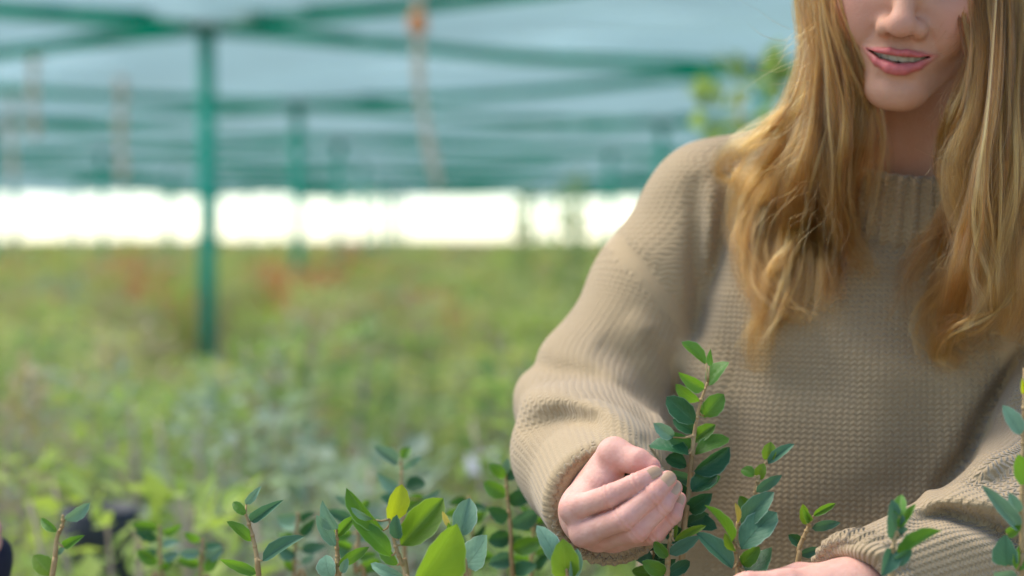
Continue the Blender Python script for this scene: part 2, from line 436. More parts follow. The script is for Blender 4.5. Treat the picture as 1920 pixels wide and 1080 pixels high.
def pick_kind(px, py, rng):
    for a, b in RUST:
        if (px - a) ** 2 + ((py - b) * 1.5) ** 2 < 42 ** 2 and rng.random() < 0.8: return 'rust'
    if py < 600: p = [0.04, 0.20, 0.04, 0.20, 0.44, 0.08]
    else: p = [0.34, 0.30, 0.16, 0.08, 0.10, 0.02]
    return rng.choice(['green', 'fresh', 'grey', 'olive', 'lime', 'rust'], p=p)
rngf = np.random.default_rng(21)
field = []
for iy in range(0, 26):
    for ix in range(-16, 17):
        y = 2.45 + iy * 0.43 + rngf.uniform(-0.07, 0.07); x = ix * 0.43 + (0.2 if iy % 2 else 0) + rngf.uniform(-0.08, 0.08)
        px, py, d = proj((x, y, 1.0))
        if px < -60 or px > 1330: continue
        if any(math.hypot(x - q[0], y - q[1]) < 0.3 for q in [post_at(0, 0)[:2], post_at(1, 0)[:2]]): continue
        if rngf.random() < 0.10: continue
        sc = rngf.uniform(0.9, 1.05)
        if abs(px - 397) < 40 + 0.12 * FPX / d and 2.3 < d < 11.6:
            sc = max(.42, min(sc, 1.21 - .060 * d))
        field.append((x, y, pick_kind(px, py, rngf), rngf.integers(0, 3), rngf.uniform(0, 6.28), sc))
field = field[:300]
for f in field: place_shrub(*f)
# taller plants showing above the field
tall_fol = mesh('foliage', *leaf_cards(420, 0.55, 1.72, 0.15, 0.07, np.random.default_rng(5)), FOL['green'])
tb = MB(); tb.tube([(0, 0, 0.3), (0.01, 0, 1.0), (-0.01, 0.01, 1.65)], [0.012, 0.009, 0.004], 6); tall_stem = tb.mesh('stems', M_stem_far)
def tall(px, d, s, label, wd=1.0):
    P = W(px, 445, d); e = empty('young_tree', (P[0], P[1], 0), label=label, cat='tree'); e.scale = (wd, wd, s)
    tag(obj('crown', tall_fol, e), kind='stuff'); obj('trunk', tall_stem, e); obj('pot', POT, e)
tall(1392, 4.6, 1.0, 'tall green potted sapling just behind the shoulder of the person')
tall(1072, 8.5, 0.90, 'sapling tip standing above the field beside the upper sleeve', 0.5)
tall(978, 9.5, 0.88, 'slim sapling tip left of another sapling, against the white gap', 0.4)
# the far rows read as one mass
rng = np.random.default_rng(33); Vs, Fs, Ks, off = [], [], [], {k: 0 for k in FOL}
bins = {k: ([], []) for k in FOL}
for _ in range(3900):
    y = 13.0 + 46 * rng.random() ** 0.8; x = rng.uniform(-0.33, 0.38) * y
    px, py, d = proj((x, y, 1.0)); kn = pick_kind(px, py, rng); hh = rng.uniform(0.9, 1.1) + (0.14 if y > 45 else 0)
    V, F = leaf_cards(34, 0.45, hh, 0.24, 0.13, rng)
    V = V + np.array([x, y, 0]); bins[kn][0].append(V); bins[kn][1].append(F + off[kn]); off[kn] += len(V)
for _ in range(200):                      # low new growth round the foot of the nearest post
    y = rng.uniform(6.5, 11.2); x = post_at(0, 0)[0] * y / 11.4 + rng.normal(0, .45); kn = rng.choice(['fresh', 'green', 'lime', 'olive'])
    V, F = leaf_cards(50, 0.10, (1.27 - .066 * y) * rng.uniform(.8, 1.0), 0.26, 0.08, rng)
    V = V + np.array([x, y, 0]); bins[kn][0].append(V); bins[kn][1].append(F + off[kn]); off[kn] += len(V)
for iy in range(25):                      # the same rows behind and beside the person
    for ix in range(0, 24):
        y = 2.75 + iy * 0.43 + rng.uniform(-.07, .07); x = ix * 0.43 + (0.2 if iy % 2 else 0) + rng.uniform(-.08, .08); px, py, d = proj((x, y, 1.0))
        if px <= 1330 or px > 2700: continue
        kn = pick_kind(px, py, rng); V, F = leaf_cards(110, 0.40, rng.uniform(.88, 1.02), 0.21, 0.065, rng)
        V = V + np.array([x, y, 0]); bins[kn][0].append(V); bins[kn][1].append(F + off[kn]); off[kn] += len(V)
allV, allF, mi, o_ = [], [], [], 0
keys = list(FOL)
for i, k in enumerate(keys):
    V = np.concatenate(bins[k][0]); F = np.concatenate(bins[k][1]); allV.append(V); allF.append(F + o_); mi += [i] * len(F); o_ += len(V)
fm = mesh('far_shrubs', np.concatenate(allV), np.concatenate(allF), None)
for k in keys: fm.materials.append(FOL[k])
fm.polygons.foreach_set('material_index', np.array(mi, np.int32))
tag(obj('far_shrubs', fm), label='far rows of nursery shrubs merging into one blurred mass', cat='shrubs', kind='stuff')
# tall dark grow bag between the near shoots and the field
P = W(185, 955, 2.9); e = empty('planter', (P[0], P[1], 0), label='tall dark grey planter bag among the shrubs near the lower left corner', cat='planter')
bb = MB(); zt = P[2]; bb.lathe([(0.0, 0.0), (0.045, 0.0), (0.052, 0.03), (0.055, zt * .5), (0.058, zt - .03), (0.061, zt), (0.057, zt + .004), (0.054, zt - .02), (0.053, zt - .05), (0.0, zt - .05)], 20)
obj('bag', bb.mesh('bag', M_pot), e)
bb = MB(); bb.lathe([(0.0, zt - .040), (0.03, zt - .036), (0.0525, zt - .045)], 14); obj('soil', bb.mesh('soil', M_soil), e)
# white plant label among the shrubs
P = W(902, 868, 3.7); e = empty('plant_label', (P[0], P[1], 0), label='white plant label standing among the blurred shrubs', cat='label')
b = MB(); b.tube([(0, 0, 0.3), (0, 0, P[2])], 0.004, 6); obj('stake', b.mesh('stake', M_stem_far), e)
b = MB(); x, z = 0.034, P[2]
b.add([(-x, -.012, z - .02), (x, -.012, z - .016), (x * .9, .012, z + .022), (-x * .8, .012, z + .018), (-x, -.009, z - .022), (x, -.009, z - .018), (x * .9, .015, z + .020), (-x * .8, .015, z + .016)],
      [(0, 1, 2, 3), (5, 4, 7, 6), (0, 4, 5, 1), (1, 5, 6, 2), (2, 6, 7, 3), (3, 7, 4, 0)]); obj('plate', b.mesh('plate', M_tag, False), e)
# ------------------------------------------------------------------ the person: skin, knit, hair materials
def skin_material():
    m, t, p = mat('skin', (0.62, 0.38, 0.28), 0.55, 0.24); n = N(t); oc = n.obj()
    f = n.noise(28, 4, oc); f2 = n.noise(420, 2, oc); f3 = n.noise(110, 3, oc)
    lip = n.new('ShaderNodeAttribute', attribute_name='lip').outputs['Fac']
    flush = n.new('ShaderNodeAttribute', attribute_name='flush').outputs['Fac']
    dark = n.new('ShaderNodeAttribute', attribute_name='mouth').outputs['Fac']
    base = n.mix(n.ramp(n.m('ADD', n.m('MULTIPLY', f, .5), n.m('MULTIPLY', f3, .5)), 0.38, 0.62), (0.62, 0.32, 0.240), (0.71, 0.415, 0.325))
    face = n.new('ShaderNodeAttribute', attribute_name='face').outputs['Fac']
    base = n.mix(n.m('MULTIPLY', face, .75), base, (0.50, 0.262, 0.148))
    base = n.mix(flush, base, (0.68, 0.28, 0.22))
    base = n.mix(lip, base, (0.50, 0.125, 0.12))
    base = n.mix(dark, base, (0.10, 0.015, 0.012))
    t.links.new(base, p.inputs['Base Color'])
    t.links.new(n.m('SUBTRACT', 0.56, n.m('MULTIPLY', lip, 0.16)), p.inputs['Roughness'])
    p.inputs['Subsurface Weight'].default_value = 0.25; p.inputs['Subsurface Radius'].default_value = (0.008, 0.003, 0.0015); p.inputs['Subsurface Scale'].default_value = 0.5
    t.links.new(n.bump(n.m('ADD', f2, n.m('MULTIPLY', f, 0.5)), 0.0004), p.inputs['Normal'])
    return m
M_skin = skin_material()
M_nail, _, _nb = mat('nail', (0.45, 0.29, 0.17), 0.28, 0.5)
M_teeth, _, _ = mat('teeth', (0.62, 0.56, 0.43), 0.3, 0.4)
M_eye, _, _ = mat('eye_white', (0.75, 0.72, 0.70), 0.2, 0.5)
M_iris, _, _ = mat('iris', (0.09, 0.14, 0.16), 0.2, 0.5)
M_lash, _, _ = mat('lash', (0.02, 0.013, 0.008), 0.6)

def knit_material():
    m, t, p = mat('knit_wool', (0.33, 0.245, 0.155), 0.92, 0.12); n = N(t)
    at = n.new('ShaderNodeAttribute', attribute_name='knit'); sp = n.new('ShaderNodeSeparateXYZ'); t.links.new(at.outputs['Vector'], sp.inputs[0])
    u, v, rib = sp.outputs; amp = n.new('ShaderNodeAttribute', attribute_name='amp').outputs['Fac']
    oc = n.obj(); wob = n.noise(35, 2, oc)
    uu = n.m('ADD', n.m('DIVIDE', u, 0.0058), n.m('MULTIPLY', wob, 0.7)); vv = n.m('ADD', n.m('DIVIDE', v, 0.0047), n.m('MULTIPLY', wob, 0.7))
    tri = n.m('ABSOLUTE', n.m('SUBTRACT', n.m('FRACT', uu), 0.5))           # 0 centre .. 0.5 edge
    st = n.m('SINE', n.m('MULTIPLY', n.m('ADD', vv, n.m('MULTIPLY', tri, 1.1)), 6.2832))
    st = n.m('MULTIPLY', n.m('ADD', st, 1.0), 0.5)
    groove = n.m('SUBTRACT', 1.0, n.m('POWER', n.m('MULTIPLY', tri, 2.0), 3.0))
    stitch = n.m('MULTIPLY', n.m('ADD', n.m('MULTIPLY', st, 0.75), 0.25), n.m('ADD', n.m('MULTIPLY', groove, 0.7), 0.3))
    ribw = n.m('SINE', n.m('MULTIPLY', n.m('DIVIDE', u, 0.0064), 6.2832))
    ribh = n.m('ADD', n.m('MULTIPLY', n.m('ADD', ribw, 1.0), 0.19), n.m('MULTIPLY', st, 0.22))
    mx = n.new('ShaderNodeMix', data_type='FLOAT'); n.put(mx.inputs[0], rib); n.put(mx.inputs[2], stitch); n.put(mx.inputs[3], ribh)
    h = mx.outputs[0]
    fz = n.noise(900, 3, oc); lf = n.noise(7, 3, oc)
    col = n.mix(n.ramp(fz, 0.25, 0.75), (0.345, 0.250, 0.136), (0.45, 0.338, 0.195))
    col = n.mix(n.m('MULTIPLY', n.ramp(lf, 0.3, 0.7), 0.3), col, (0.37, 0.278, 0.150))
    t.links.new(col, p.inputs['Base Color'])
    t.links.new(n.bump(n.m('MULTIPLY', amp, n.m('ADD', h, n.m('MULTIPLY', fz, 0.35))), 0.0032, 0.9), p.inputs['Normal'])
    p.inputs['Sheen Weight'].default_value = 0.25; p.inputs['Sheen Roughness'].default_value = 0.5
    return m
M_knit = knit_material()
M_denim = two_tone('trousers', (0.03, 0.035, 0.05), (0.06, 0.065, 0.085), 30, 0.9, 0.002)
M_shoe = two_tone('boots', (0.05, 0.03, 0.02), (0.09, 0.06, 0.04), 20, 0.6)

def hair_material(name='hair', stops=None):
    m = bpy.data.materials.new(name); m.use_nodes = True; t = m.node_tree; t.nodes.clear(); n = N(t)
    hi = n.new('ShaderNodeHairInfo'); out = n.new('ShaderNodeOutputMaterial')
    sh = n.new('ShaderNodeBsdfHairPrincipled'); sh.parametrization = 'COLOR'
    cr_ = n.new('ShaderNodeValToRGB'); e = cr_.color_ramp.elements
    stops = stops or [(0.0, (0.045, 0.015, 0.003)), (0.35, (0.15, 0.048, 0.008)), (0.7, (0.33, 0.120, 0.021)), (1.0, (0.57, 0.27, 0.070))]
    e[0].position, e[0].color = stops[0][0], (*stops[0][1], 1); e[1].position, e[1].color = stops[-1][0], (*stops[-1][1], 1)
    for ps, c in stops[1:-1]:
        x = e.new(ps); x.color = (*c, 1)
    tone = n.new('ShaderNodeAttribute', attribute_name='tone').outputs['Fac']
    f = n.m('ADD', n.m('MULTIPLY', hi.outputs['Random'], 0.36), n.m('ADD', n.m('MULTIPLY', hi.outputs['Intercept'], 0.18), tone))
    t.links.new(f, cr_.inputs[0]); t.links.new(cr_.outputs[0], sh.inputs['Color'])
    sh.inputs['Roughness'].default_value = 0.38; sh.inputs['Radial Roughness'].default_value = 0.55
    t.links.new(sh.outputs[0], out.inputs[0])
    return m
M_hair = hair_material()

def Rxyz(yaw, pitch, roll):
    """local head frame: face looks along -Y, X to the viewer's right, Z up"""
    y, p, r = map(math.radians, (yaw, pitch, roll))
    Rz = np.array([[math.cos(y), -math.sin(y), 0], [math.sin(y), math.cos(y), 0], [0, 0, 1]])
    Rx = np.array([[1, 0, 0], [0, math.cos(p), -math.sin(p)], [0, math.sin(p), math.cos(p)]])
    Ry = np.array([[math.cos(r), 0, math.sin(r)], [0, 1, 0], [-math.sin(r), 0, math.cos(r)]])
    return Ry @ Rz @ Rx

def sgrid(fn, lo, hi, h, margin):
    """evaluate fn on a fine grid only near its surface"""
    lo = np.asarray(lo, float); c = 4; n = np.ceil((np.asarray(hi) - lo) / h / c).astype(int) + 1
    Gc = grid(lo, lo + (n - 1) * h * c + 1e-9, h * c)[:n[0], :n[1], :n[2]]
    Fc = fn(Gc.reshape(-1, 3)).reshape(Gc.shape[:3]).astype(np.float32)
    F = np.repeat(np.repeat(np.repeat(Fc, c, 0), c, 1), c, 2)
    near = np.abs(Fc) < h * c * 1.75 + margin
    m = np.argwhere(np.repeat(np.repeat(np.repeat(near, c, 0), c, 1), c, 2))
    P = (lo + m * h).astype(np.float32); out = np.empty(len(P), np.float32)
    for i in range(0, len(P), 400000): out[i:i + 400000] = fn(P[i:i + 400000])
    F[tuple(m.T)] = out
    return F
# ------------------------------------------------------------------ head
UPPER = [(-.0290, -.0815, -.0618), (-.018, -.0912, -.0622), (-.007, -.0968, -.0603), (0, -.0973, -.0612), (.007, -.0968, -.0603), (.018, -.0912, -.0622), (.0290, -.0815, -.0618)]
LOWER = [(-.0280, -.0812, -.0628), (-.017, -.0905, -.0704), (-.006, -.0948, -.0742), (0, -.0952, -.0746), (.006, -.0948, -.0742), (.017, -.0905, -.0704), (.0280, -.0812, -.0628)]
UR = [.0007, .0019, .0027, .0024, .0027, .0019, .0007]; LR = [.0008, .0030, .0046, .0049, .0046, .0030, .0008]
def face_sdf(P):
    X = P.copy(); X[..., 0] = np.abs(X[..., 0])            # symmetric features
    f = ell(P, (0, .008, .028), (.072, .092, .080))
    f = smin(f, ell(P, (0, -.030, -.022), (.0600, .058, .066)), .03)
    f = smin(f, rc(X, (.045, .000, -.050), (.013, -.070, -.0915), .021, .0150), .026)     # jaw
    f = smin(f, ell(P, (0, -.0765, -.0955), (.0180, .0152, .0155)), .016)                 # chin
    f = smin(f, ell(X, (.036, -.060, -.026), (.024, .022, .021)), .022)                   # cheekbone
    f = smin(f, ell(X, (.030, -.066, -.046), (.018, .017, .018)), .016)                   # smile cheek
    f = smin(f, ell(P, (0, -.070, -.066), (.029, .0245, .021)), .014)                     # muzzle
    f = smin(f, ell(P, (0, -.065, .035), (.052, .025, .030)), .03)                        # brow/forehead
    f = smax(f, -ell(X, (.031, -.092, -.001), (.017, .014, .011)), .016)                  # eye sockets
    f = smin(f, ell(X, (.031, -.0705, -.002), (.0150, .0135, .0125)), .004)               # eyes under lids
    f = smin(f, chain(P, [(0, -.081, .012), (0, -.0905, -.012), (0, -.1045, -.034)], [.0075, .0082, .0092], .006), .012)   # bridge
    f = smin(f, ell(P, (0, -.1055, -.0380), (.0112, .0102, .0096)), .006)                 # tip
    f = smin(f, ell(X, (.0140, -.0935, -.0415), (.0068, .0098, .0075)), .009)            # wings
    f = smax(f, -ell(X, (.0066, -.1005, -.0472), (.0042, .0056, .0046)), .002)            # nostrils
    f = smax(f, -rc(P, (0, -.0995, -.0475), (0, -.1035, -.0565), .0018, .0028), .004)     # philtrum
    # fold from nose wing to mouth corner
    f = f + .0010 * np.exp(-(rc(X, (.0195, -.088, -.040), (.0315, -.080, -.060), 0, 0) / .0035) ** 2)
    f = f + .0016 * np.exp(-((rc(P, (-.012, -.090, -.0845), (.012, -.090, -.0845), 0, 0)) / .005) ** 2)
    up = chain(P, UPPER, UR, .002); lo = chain(P, LOWER, LR, .002)
    f = smin(f, up, .0035); f = smin(f, lo, .003)
    # parted lips
    P2 = P.copy(); P2[..., 1] = 0
    slit = np.maximum(chain(P2, [(-.0265, 0, -.0624), (-.014, 0, -.0660), (0, 0, -.0674), (.013, 0, -.0662), (.0265, 0, -.0624)], [.0004, .0019, .0025, .0019, .0004], .002), np.maximum(P[..., 1] + .077, -P[..., 1] - .12))
    f = smax(f, -slit, .0010)
    # ears
    f = smin(f, ell(X, (.073, .012, -.012), (.006, .017, .029)), .008)
    # neck
    f = smin(f, rc(P, (0, .030, -.065), (0, .052, -.215), .049, .054), .022)
    f = smin(f, rc(X, (.052, .030, -.070), (.012, .012, -.205), .011, .010), .018)
    return f
HY, HP, HR = -15.0, 14.0, 8.0       # yaw (viewer's left), pitch (down), roll
def neck_fix(V): return V
hl, hh_ = (-.090, -.122, -.235), (.090, .112, .118); HS = .0013
FF = sgrid(face_sdf, hl, hh_, HS, .004)
HV, HF = nets(FF, hl, HS); HV = relax(HV, HF, 2)
HVl = HV.copy()
lip_m = np.minimum(chain(HVl, UPPER, UR, .002) - .0006, chain(HVl, LOWER, LR, .002) - .0006)
lip_m = np.clip(1 - (lip_m + .0008) / .0022, 0, 1) * (HVl[:, 1] < -.080)
mouth_m = np.clip((-.0885 - (HVl[:, 1] - 0.0) * -1 * -1) * 0, 0, 1)
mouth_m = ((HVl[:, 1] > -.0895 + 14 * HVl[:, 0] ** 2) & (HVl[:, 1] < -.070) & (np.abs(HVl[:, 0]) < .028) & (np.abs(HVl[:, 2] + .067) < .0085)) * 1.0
Xs = HVl.copy(); Xs[:, 0] = np.abs(Xs[:, 0])
flush_m = .45 * np.exp(-(np.linalg.norm(Xs - np.array([.040, -.072, -.030]), axis=1) / .020) ** 2) + .30 * np.exp(-(np.linalg.norm(HVl - np.array([0, -.108, -.038]), axis=1) / .014) ** 2)
HRm = Rxyz(HY, HP, HR)
MOUTH0 = np.array([0, -.095, -.067])
HT = W(1683, 112, 1.520) - HRm @ MOUTH0
# the head bends on the neck: below the chin the rotation fades towards upright
def head_to_world(L):
    return L @ HRm.T + HT
HVw = head_to_world(HVl)

# ------------------------------------------------------------------ hands
def hand_mesh(fingers, thumb, palm, fore, h, webk=.010):
    pts = np.concatenate([np.array(p) for p, r in fingers] + [np.array(thumb[0])] + [np.array(palm[0])] + [np.array(fore[0])])
    lo = pts.min(0) - .03; hi = pts.max(0) + .03
    def fn(G):
        p_ = chain(G, *palm, .02)
        for (pp, rr) in fingers:      # metacarpal mass
            p_ = smin(p_, rc(G, palm[0][0], pp[0], palm[1][0] * .8, rr[0] * 1.02), .012)
        p_ = smin(p_, chain(G, *fore, .01), .02)
        p_ = smin(p_, chain(G, *thumb, .004), .008)
        fs = kn = None
        for (pp, rr) in fingers:
            c = chain(G, pp, rr, .003)
            for q in pp[1:-1]:        # knuckle swelling
                qd = G - np.asarray(q, np.float32); ql = np.linalg.norm(qd, axis=-1); axq = (pp[-1] - pp[0]) / np.linalg.norm(pp[-1] - pp[0]); sq = qd @ axq.astype(np.float32)
                c = c - .0008 * np.exp(-(ql / .010) ** 2) + .0007 * (np.exp(-((sq - .0017) / .0010) ** 2) + np.exp(-((sq + .0022) / .0010) ** 2)) * (ql < .013)
            fs = c if fs is None else smin(fs, c, .0007)
            k = rc(G, pp[0], pp[0] + .18 * (pp[1] - pp[0]), rr[0], rr[0] * .97); kn = k if kn is None else smin(kn, k, .002)
        return smin(smin(p_, fs, .0010), kn, .0045)
    f = sgrid(fn, lo, hi, h, .006)
    V, F = nets(f, lo, h); V = relax(V, F, 2)
    fl = np.zeros(len(V))
    for (pp, rr) in fingers + [thumb]:
        fl = np.maximum(fl, .62 * np.exp(-(np.linalg.norm(V - pp[-1], axis=1) / .014) ** 2))
        for q in pp[:-1]: fl = np.maximum(fl, .42 * np.exp(-(np.linalg.norm(V - q, axis=1) / .011) ** 2))
    return V, F, fl
A = np.array
def pts(*l): return [W(*q) for q in l]
# her right hand (viewer's left): back of the hand to the camera, finger tips gathered against the thumb
RH_F = [(pts((1074, 955, 1.405), (1142, 931, 1.384), (1194, 907, 1.384), (1226, 889, 1.390)), [.0098, .0084, .0076, .0066]),
        (pts((1094, 1000, 1.402), (1170, 972, 1.376), (1224, 928, 1.380), (1252, 899, 1.390)), [.0097, .0085, .0077, .0067]),
        (pts((1124, 1008, 1.418), (1194, 996, 1.382), (1241, 948, 1.384), (1264, 915, 1.394)), [.0092, .0080, .0072, .0063]),
        (pts((1154, 1012, 1.432), (1226, 1002, 1.398), (1260, 966, 1.398), (1273, 936, 1.404)), [.0084, .0073, .0066, .0057])]
RH_T = (pts((1118, 905, 1.452), (1152, 852, 1.425), (1196, 866, 1.412), (1220, 876, 1.408)), [.0150, .0128, .0098, .0078])
RH_P = (pts((1122, 948, 1.475), (1112, 962, 1.435), (1130, 905, 1.428)), [.025, .021, .015])
RH_A = (pts((1122, 948, 1.475), (1110, 925, 1.56), (1108, 800, 1.69)), [.024, .029, .036])
RV, RF, RFL = hand_mesh(RH_F, RH_T, RH_P, RH_A, .0009)
# her left hand (viewer's right): lies low along the bottom edge, fingers curling away under the shoot
LH_F = [(pts((1478, 1096, 1.335), (1400, 1098, 1.330), (1362, 1112, 1.340), (1345, 1130, 1.350)), [.0105, .0095, .0084, .0072]),
        (pts((1484, 1128, 1.328), (1402, 1136, 1.320), (1362, 1152, 1.330), (1346, 1170, 1.343)), [.0105, .0098, .0086, .0074]),
        (pts((1496, 1160, 1.330), (1420, 1172, 1.323), (1384, 1188, 1.335), (1370, 1204, 1.347)), [.0100, .0092, .0082, .0070]),
        (pts((1512, 1190, 1.337), (1448, 1206, 1.335), (1418, 1220, 1.345), (1406, 1234, 1.355)), [.0088, .0082, .0072, .0062])]
LH_T = (pts((1560, 1090, 1.370), (1500, 1086, 1.380), (1440, 1096, 1.380), (1405, 1108, 1.375)), [.0140, .0118, .0098, .0080])
LH_P = (pts((1590, 1125, 1.353), (1540, 1122, 1.345)), [.025, .022])
LH_A = (pts((1590, 1125, 1.353), (1680, 1112, 1.380), (2000, 1030, 1.52)), [.024, .028, .036])
LV, LF, LFL = hand_mesh(LH_F, LH_T, LH_P, LH_A, .0013)

person = empty('person', (0.35, 1.72, 0), label='person in tan knit sweater with long blond hair, tending a shoot', cat='person')
PO = np.array([0.35, 1.72, 0])
V = np.concatenate([HVw, RV, LV]) - PO
F = np.concatenate([HF, RF + len(HVw), LF + len(HVw) + len(RV)])
def bridge(V, F, ia, ib, via, r=.03):
    # joins two shells of the body through a hidden limb: quad nearest each end is opened and linked by rings
    C = V[F].mean(1); qa = ia[np.argmin(np.linalg.norm(C[ia] - via[0], axis=1))]; qb = ib[np.argmin(np.linalg.norm(C[ib] - via[-1], axis=1))]
    rings = [F[qa]]; newV = []; base = V[F[qa]] - C[qa]
    e = base / np.linalg.norm(base, axis=1)[:, None]
    for p in via[1:-1]: rings.append(len(V) + len(newV) + np.arange(4)); newV += list(p + e * r)
    tb = V[F[qb]] - C[qb]; best = max(((np.roll(o, k, 0), k, o_) for o_, o in ((0, tb), (1, tb[::-1])) for k in range(4)), key=lambda q: (q[0] * base).sum())
    idx = F[qb] if best[2] == 0 else F[qb][::-1]; rings.append(np.roll(idx, best[1]))
    nf = [(a[j], b[j], b[(j + 1) % 4], a[(j + 1) % 4]) for a, b in zip(rings[:-1], rings[1:]) for j in range(4)]
    keep = np.ones(len(F), bool); keep[[qa, qb]] = False
    return np.concatenate([V, np.array(newV)]), np.concatenate([F[keep], np.array(nf)])
nh, nr = len(HVw), len(RV); allf = np.arange(len(F))
nb = head_to_world(np.array([[0, .052, -.235]]))[0] - PO
V, F = bridge(V, F, allf[F[:, 0] < nh], allf[(F[:, 0] >= nh) & (F[:, 0] < nh + nr)], [nb, nb + np.array([0, .02, -.04]), W(1345, 400, 1.765) - PO, W(1228, 545, 1.752) - PO, W(1108, 800, 1.69) - PO])
allf = np.arange(len(F))
V, F = bridge(V, F, allf[(F < nh).all(1)], allf[((F >= nh + nr) & (F < nh + nr + len(LV))).all(1)], [nb + np.array([.02, 0, 0]), nb + np.array([.05, .02, -.03]), W(2050, 400, 1.70) - PO, W(2070, 640, 1.62) - PO, W(2000, 1030, 1.52) - PO])
pad = len(V) - nh - nr - len(LV)
me = mesh('body', V, F, M_skin)
z1, z2 = np.zeros(len(RV)), np.zeros(len(LV) + pad); LFL = np.concatenate([LFL, np.zeros(pad)])
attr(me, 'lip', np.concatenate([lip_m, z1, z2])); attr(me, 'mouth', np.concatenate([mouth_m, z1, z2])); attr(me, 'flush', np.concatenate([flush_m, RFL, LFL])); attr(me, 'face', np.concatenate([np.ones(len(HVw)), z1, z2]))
body = obj('body', me, person)
# teeth
b = MB(); xs = [-.0205, -.0172, -.0118, -.0044, .0044, .0118, .0172, .0205]; ws = [.0040, .0056, .0068, .0088, .0088, .0068, .0056, .0040]
for x, wd in zip(xs, ws):
    y = -.0885 + 17.0 * x * x; ang = math.atan(34.0 * x); n_, q = 7, []
    for i in range(n_):
        for j in range(n_):
            u, v = i / (n_ - 1) * 2 - 1, j / (n_ - 1) * 2 - 1; dome = .0012 * (abs(u) ** 3 + .6 * max(0, -v) ** 4)
            xx, zz = u * wd * .49 * (1 - .10 * max(0, -v) ** 4), v * .0042
            q.append((x + xx * math.cos(ang) - dome * math.sin(ang), y + xx * math.sin(ang) + dome * math.cos(ang), -.0652 + zz + 5.0 * x * x))
    b.add(head_to_world(np.array(q)) - PO, [(i * n_ + j, (i + 1) * n_ + j, (i + 1) * n_ + j + 1, i * n_ + j + 1) for i in range(n_ - 1) for j in range(n_ - 1)])
tm = b.mesh('teeth', M_teeth); obj('teeth', tm, body)
# lowered lids with lashes
for s in (-1, 1):
    b = MB(); t = np.linspace(-1, 1, 9)
    b.tube(head_to_world(np.stack([s * .031 + .0145 * t, -.0835 + .006 * t * t, -.0085 + .004 * t * t], 1)) - PO, list(.0011 - .0007 * np.abs(t)), 6)
    for q in t: 
        b.tube(head_to_world(np.array([[s * .031 + .0145 * q, -.0832 + .006 * q * q, -.0085 + .004 * q * q], [s * .031 + .0170 * q, -.0895 + .006 * q * q, -.0125 + .004 * q * q]])) - PO, [.0004, .0001], 4)
    obj('eyelashes', b.mesh('eyelashes', M_lash), body)
# nails
def nail(tip, prev, r, L=.0115, Wd=.0100):
    """domed plate on the camera side of the last joint"""
    ax = tip - prev; ax /= np.linalg.norm(ax); c = np.array([0, 0, CAM_Z]) - tip; c -= ax * c.dot(ax); c /= np.linalg.norm(c); s = np.cross(ax, c)
    n_ = 7; q = []
    for i in range(n_):
        for j in range(n_):
            u, v = i / (n_ - 1) * 2 - 1, j / (n_ - 1) * 2 - 1
            el = u * math.sqrt(max(0, 1 - .35 * v * v)); wl = v * math.sqrt(max(0, 1 - .35 * u * u))
            a = wl * Wd * .5 / (r * 1.02)
            q.append(tip - ax * .0025 + ax * el * L * .5 + (c * math.cos(a) + s * math.sin(a)) * (r * 1.03 + .0004 - .0012 * max(0, el) ** 2))
    return q, [(i * n_ + j, (i + 1) * n_ + j, (i + 1) * n_ + j + 1, i * n_ + j + 1) for i in range(n_ - 1) for j in range(n_ - 1)]
for (pp, rr), sc in zip(RH_F, (1, .95, .9, .8)):
    b = MB(); q, f = nail(pp[-1], pp[-2], rr[-1], .0135 * sc, .0112 * sc); b.add(np.array(q) - PO, f); obj('nail', b.mesh('nail', M_nail), body)

# ------------------------------------------------------------------ sweater
TH = math.radians(15); UX = np.array([math.cos(TH), -math.sin(TH), 0], np.float32); UN = np.array([-math.sin(TH), -math.cos(TH), 0], np.float32)
TC = np.array([0.355, 1.735, 0], np.float32)
TZ = [0.74, 0.80, 0.95, 1.10, 1.18, 1.24, 1.28, 1.305, 1.33, 1.37, 1.41]; TA = [.200, .222, .235, .232, .222, .205, .190, .175, .150, .110, .06]; TB = [.125, .135, .140, .138, .134, .126, .116, .104, .088, .066, .045]
TS = [.01, .012, .012, .010, .010, .006, .004, .002, 0, -.002, -.004]           # how far the section sits forward
ARM_R = (pts((1345, 395, 1.765), (1228, 545, 1.752), (1112, 762, 1.712)), [.066, .058, .066])
FOR_R = (pts((1112, 762, 1.712), (1106, 850, 1.60), (1138, 938, 1.472)), [.066, .064, .051])
ARM_L = (pts((2050, 380, 1.70), (2050, 640, 1.62), (2005, 935, 1.53)), [.066, .072, .078])
FOR_L = (pts((2005, 935, 1.53), (1860, 1040, 1.445), (1625, 1118, 1.367)), [.078, .064, .047])
SHR = (pts((1345, 395, 1.765), (1500, 335, 1.745), (1640, 330, 1.72)), [.066, .056, .05])
SHL = (pts((1760, 330, 1.70), (1900, 340, 1.70), (2050, 380, 1.70)), [.05, .052, .066])
def tor(P):
    q = P - TC; z = P[..., 2]; a = np.interp(z, TZ, TA); bb_ = np.interp(z, TZ, TB); sh = np.interp(z, TZ, TS)
    u = (q @ UX) / a; v = ((q @ UN) - sh) / bb_
    k = (np.abs(u) ** 2.4 + np.abs(v) ** 2.4) ** (1 / 2.4)
    f = (k - 1) * np.minimum(a, bb_)
    return np.maximum(f, np.maximum(TZ[0] - z, z - TZ[-1]))
